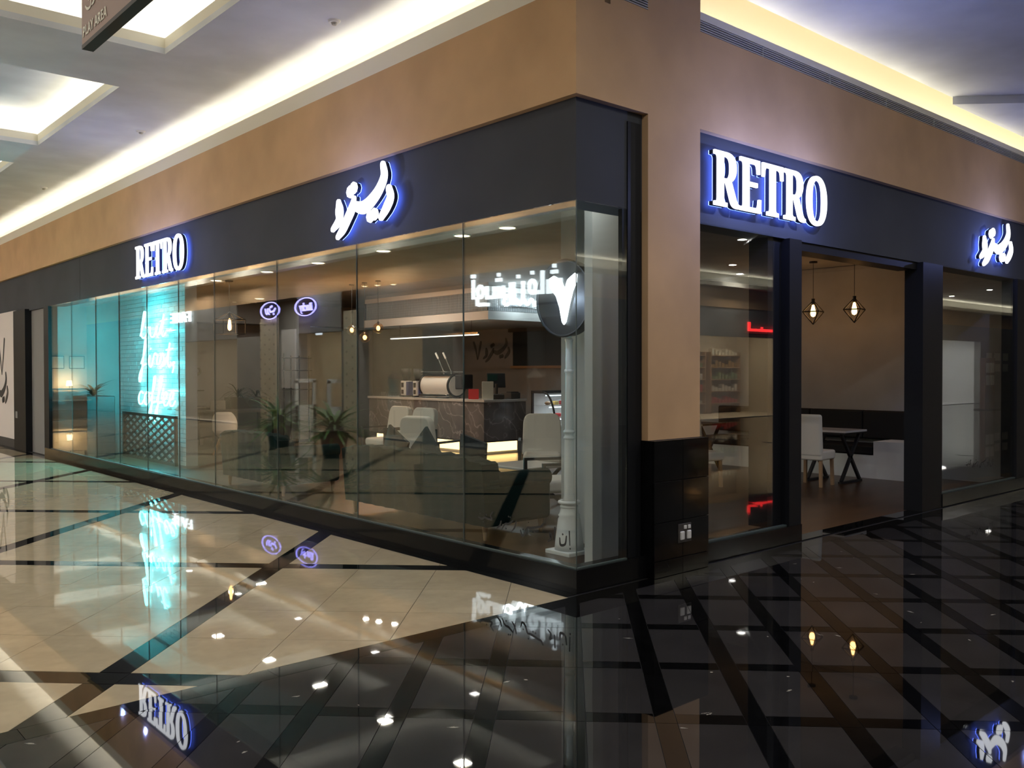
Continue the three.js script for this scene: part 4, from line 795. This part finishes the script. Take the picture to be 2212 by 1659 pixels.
    L1('lit_letter', [ringAt(-.42, .16, .12, .15), hs(-.42, -.68, .04), vs(-.70, .0, .44), sq(-.42, .42, .07, .07)]);
    L1('lit_letter', [vs(-.86, 0, .26), hs(-.86, -1.16, .03), vs(-1.02, 0, .26), vs(-1.18, 0, .26), sq(-1.02, .50, .07, .07), sq(-.97, .39, .07, .07), sq(-1.07, .39, .07, .07)]);
    part('rail', bx(-1.25, 1.4, -.2, -.16, 0, .03), M.frame, s);
    point(X + .5, 3.2, -8.0, L(.85, .95, 1), .2, 0); point(X + .5, 3.2, -8.9, L(.85, .95, 1), .2, 0);
  }
  // goods
  const form = (name, label, x, z, cloth, base = .75) => { const f = thing(name, label, 'mannequin', [x, .005, z]); part('torso', lathe([[.001, base + .1], [.17, base + .1], [.16, base + .2], [.115, base + .42], [.16, base + .62], [.17, base + .70], [.06, base + .80], [.05, base + .86], [.001, base + .87]], 20).scale(1, 1, .72), M.skin, f); part('dress', lathe([[.19, base - .1], [.18, base + .2], [.125, base + .42], [.17, base + .6], [.175, base + .66]], 20).scale(1, 1, .76), cloth, f); part('pole', cyl(.015, .015, base + .1, 0, 0, 0, 10), M.steel, f); part('foot', cyl(.16, .16, .02, 0, 0, 0), M.white, f); };
  form('mannequin', 'cream clad dress form mirrored left of the coffee grinders', X - .8, -14.0, M.cloth); form('mannequin', 'brown clad dress form mirrored above the cream armchair', X - 1.1, -13.3, M.clothBrown); form('mannequin', 'dark dress form mirrored in front of the counter end', X - .75, -8.85, M.clothBrown, .8);
  const rk = thing('clothes_rail', 'rail of pale shirts mirrored between the two oval signs', 'clothes rail', [X - 2.0, .005, -16.4]);
  part('rail', [bar([0, 1.3, -1], [0, 1.3, 1], .015), bar([0, 0, -1], [0, 1.3, -1], .015), bar([0, 0, 1], [0, 1.3, 1], .015)], M.steel, rk); part('foot', [bx(-.25, .25, 0, .03, -1.02, -.98), bx(-.25, .25, 0, .03, .98, 1.02)], M.steel, rk);
  for (let k = 0; k < 10; k++) { const sh = thing('hanging_shirt', 'pale shirt hanging on the mirrored clothes rail', 'shirt', [X - 2.0, .58, -17.2 + k * .19], (k % 3 - 1) * .2, 'shirts on the rail'); part('cloth', rb(.44, .62, .05, .02, 0, .31, 0), k % 3 ? M.cloth : M.clothGreen, sh); part('hanger', tube([[-.18, .62, 0], [0, .70, 0], [.18, .62, 0]], .006, 10, 5), M.steel, sh); }
  for (const [z, i] of [[-17.2, 0], [-15.5, 1]]) { const p = thing('security_gate', ['white anti-theft gate at the far side of the mirrored shop door', 'white anti-theft gate at the near side of the mirrored shop door'][i], 'gate', [X - .1, .005, z]); part('frame', [bx(-.3, .3, 1.3, 1.4, -.03, .03), bx(-.3, -.22, 0, 1.35, -.03, .03), bx(.22, .3, 0, 1.35, -.03, .03), bx(-.3, .3, 0, .7, -.03, .03)], M.white, p); part('panel', bx(-.22, .22, .7, 1.3, -.01, .01), M.thinGlass, p); }
  { const p = thing('exit_sign', 'small white lit sign over the mirrored shop door', 'sign', [X - .28, 2.66, -16.76], Math.PI / 2); part('lit_panel', bx(-.16, .16, -.09, .09, 0, .02), M.ledWhite, p); part('bracket', bx(-.02, .02, .09, .16, 0, .02), M.steel, p); }
  // planters in the corridor
  [[-3.9, -10.2, 'tall green plant in a dark pot out in the corridor, mirrored in the window'], [-4.3, -13.2, 'bushy green plant beside the corridor pot, mirrored in the window']].forEach(([x, zz, l], i) => { const p = thing('corridor_plant', l, 'plant', [x, 0, zz]); part('pot', lathe([[.001, 0], [.2, 0], [.27, .45], [.24, .45], [.2, .4], [.001, .4]], 24), M.bronze, p); part('foliage', [fronds(60, 1.15, .55, M.leaf, .035).translate(0, .42, 0), fronds(50, .8, .8, M.leaf, .035).translate(0, .42, 0)], M.leaf, p); });
  // end of the corridor
  const e = struct('wall_far_end', [bx(-7.3, .3, 0, CH, -36.3, -36)], M.shopWall);
  for (const [x, i] of [[-5.8, 0], [-6.6, 1], [-4.9, 2]]) { const f = thing('framed_picture', ['pale framed picture on the end wall above the lamp', 'pale framed picture between its two neighbours on the end wall', 'pale framed picture on the end wall beyond the lamp'][i], 'picture', [x, 2.0, -35.97]); part('frame', bx(-.3, .3, -.27, .27, -.02, .01), M.boardDark, f); part('print', bx(-.27, .27, -.24, .24, .01, .014), M.paper, f); }
  const ct = thing('console_table', 'long pale console table at the corridor end', 'table', [-5.9, 0, -35.6]); part('top', bx(-1.3, 1.3, .86, .92, -.25, .25), M.paper, ct); part('shelf', bx(-1.3, 1.3, .4, .44, -.25, .25), M.paper, ct); for (const x of [-1.25, 1.25]) part('leg', bx(x - .04, x + .04, 0, .86, -.22, .22), M.boardDark, ct);
  const tl = thing('table_lamp', 'small lit table lamp on the console at the corridor end', 'lamp', [-6.2, .92, -35.6]); part('shade', lathe([[.10, .32], [.13, .1], [.128, .1], [.098, .32]], 20), glow(L(1, .75, .4), 4), tl); part('stem', cyl(.015, .015, .2, 0, 0, 0, 10), M.brass, tl); point(-6.2, 1.14, -35.6, L(1, .7, .35), 1.5, 2);
}
// ------------------------------------------------------------------ the hall in front of the second front: far wall and its lit shops, mirrored in the entrance panes
{
  const Z = 13;
  const w = struct('wall_hall', [bx(-7.3, 52, 3.7, 4.36, Z, Z + .3), bx(-7.3, 52, 4.36, CH, Z, Z + .3), bx(-7.3, 18.2, 0, 3.7, Z, Z + .3), bx(25, 33, 0, 3.7, Z, Z + .3), bx(41.4, 52, 0, 3.7, Z, Z + .3), bx(18.2, 25, 2.75, 3.7, Z, Z + .3), bx(33, 41.4, 3.0, 3.7, Z, Z + .3)], M.shopGrey);
  part('tan_band', bx(-7.3, 52, 3.7, 4.36, Z - .02, Z), M.tan, w);
  part('cove_lip', bx(-7.3, 52, 4.36, 4.5, Z - .28, Z), M.cream, w); part('light_strip', bx(-7, 51, 4.501, 4.515, Z - .2, Z - .12), M.coveLamp, w); area(22, 4.54, Z - .16, 58, .08, 'up', L(1, .88, .62), K.coveB);
  struct('wall_hall_east', bx(52, 52.3, 0, 5.5, -.3, 13.3), M.tan);
  struct('wall_hall_west', [bx(-7.6, -7.3, 3.6, 5.5, -36, 13.3), bx(-7.6, -7.3, 0, 3.6, -5.5, 13.3)], M.tan);
  const shop = (name, a, b, h, mat, lamp, I) => { const r = struct(name, [bx(a - .4, b + .4, 0, 3.2, Z + 3, Z + 3.1), bx(a - .5, a - .4, 0, 3.2, Z + .3, Z + 3), bx(b + .4, b + .5, 0, 3.2, Z + .3, Z + 3), bx(a - .4, b + .4, -.02, .004, Z + .3, Z + 3), bx(a - .4, b + .4, 3.2, 3.3, Z + .3, Z + 3)], mat); for (let k = 0; k < 3; k++) { const x = a + (k + .5) * (b - a) / 3; part('ceiling_light', bx(x - .4, x + .4, 3.17, 3.2, Z + 1.2, Z + 1.8), M.ceilLamp, r); area(x, 3.15, Z + 1.5, .8, .6, 'down', lamp, I); } return r; };
  shop('wall_hall_shop_one', 18.2, 25, 2.75, M.shopWall, L(1, .74, .42), 9); shop('wall_hall_shop_two', 33, 41.4, 3.0, M.white, L(.85, .93, 1), 8);
  const sg = thing('far_sign', 'red lit shop name mirrored in the pane by the pillar', 'sign', [22.5, 3.0, Z - .02], Math.PI); part('lit_word', [bx(-.75, .75, -.05, .04, 0, .05), bx(.73, .85, -.05, .26, 0, .05), bx(-.86, -.74, -.12, .2, 0, .05), bx(-.02, .06, .05, .11, 0, .05)], M.redSign, sg); part('rail', bx(-1.1, 1.1, -.16, -.13, 0, .03), M.frame, sg);
  for (const [x0, mat, n] of [[18.6, M.oak, 0], [35.4, M.white, 1]]) for (let c = 0; c < 3; c++) {
    const t = thing('shop_shelf', ['tall wooden shelf of bottles in the mirrored warm shop', 'tall white shelf of boxes in the mirrored bright shop'][n], 'shelf', [x0 + 1 + c * 2.2, .005, Z + 2.7], Math.PI, ['shelves in the warm shop', 'shelves in the bright shop'][n]);
    part('frame', [bx(-.95, -.9, 0, 2.3, -.2, .2), bx(.9, .95, 0, 2.3, -.2, .2), bx(-.95, .95, 0, 2.3, -.22, -.2)], mat, t);
    for (let r = 0; r < 5; r++) { const y = .35 + r * .45; part('shelf_board', bx(-.9, .9, y, y + .03, -.2, .2), mat, t); part('goods', Array.from({ length: 8 }, (_, k) => bx(-.84 + k * .21, -.7 + k * .21, y + .03, y + .14 + ((k * 5 + r * 3) % 4) * .05, -.05, .12)), [M.brass, M.paper, M.red, M.plastic, M.clothGreen][(r + c) % 5], t); }
  }
  const ch = thing('chandelier', 'small glittering chandelier in the mirrored warm shop', 'chandelier', [19.2, 2.35, Z + 1.0]); part('ring', plain(new THREE.TorusGeometry(.35, .02, 6, 24).rotateX(Math.PI / 2)), M.brass, ch); part('light_bulbs', Array.from({ length: 10 }, (_, k) => ball(.05, Math.cos(k * .628) * .35, .06, Math.sin(k * .628) * .35)), M.bulb, ch); part('cord', bar([0, 0, 0], [0, .85, 0], .01), M.brass, ch); point(19.2, 2.5, Z + 1, L(1, .7, .35), 4, 3);
  const kb = thing('kiosk', 'brown directory kiosk with pale panels mirrored beside the entrance', 'kiosk', [34, 0, 9.9]); part('body', bx(-.5, .5, 0, 2.1, -.1, .1), M.board, kb); part('panel', [0, 1].flatMap((a) => [0, 1].map((b) => bx(-.4 + a * .45, -.05 + a * .45, 1.0 + b * .5, 1.4 + b * .5, -.115, -.1))), M.paper, kb); part('foot', bx(-.6, .6, 0, .04, -.3, .3), M.frame, kb);
  for (let i = 0; i < 6; i++) { const f = thing('wall_panel', 'pale square panel in the group mirrored beside the entrance', 'panel', [42.35 + (i % 3) * 1.05, 1.73 + Math.floor(i / 3) * .54, Z - .03], 0, 'pale wall panels'); part('frame', bx(-.36, .36, -.21, .21, 0, .02), M.greyPanel, f); part('print', bx(-.34, .34, -.19, .19, -.01, 0), M.paper, f); }
  // hall downlights
  for (const [x, z] of [[-5.5, 2.2], [-2.2, 7.5], [2.5, 3.4], [7, 3.4], [-5.5, 7.5], [2.5, 8.5], [7, 8.5], [14, 8], [11, 3.6], [18.2, 11.2], [20.5, 12.5], [27, 8], [33, 9.45], [34.9, 11.7], [-1.2, 2.4], ...[0, 1, 2, 3, 4, 5, 6, 7].map((k) => [-6.45, -2 - k * 3.6])]) { const t = thing('hall_downlight', 'round white downlight in the hall ceiling', 'ceiling light', [x, CH, z], 0, 'hall ceiling downlights'); part('trim_ring', plain(new THREE.TorusGeometry(.09, .012, 8, 24).rotateX(Math.PI / 2).translate(0, -.005, 0)), M.white, t); part('lamp_lens', cyl(.085, .085, .01, 0, -.012, 0, 24), M.ceilLamp, t); area(x, CH - .03, z, .16, .16, 'down', L(1, .96, .90), K.mallDown * (x < -6 ? 2.1 : 1.05)); }
}
renderer.render(scene, camera);
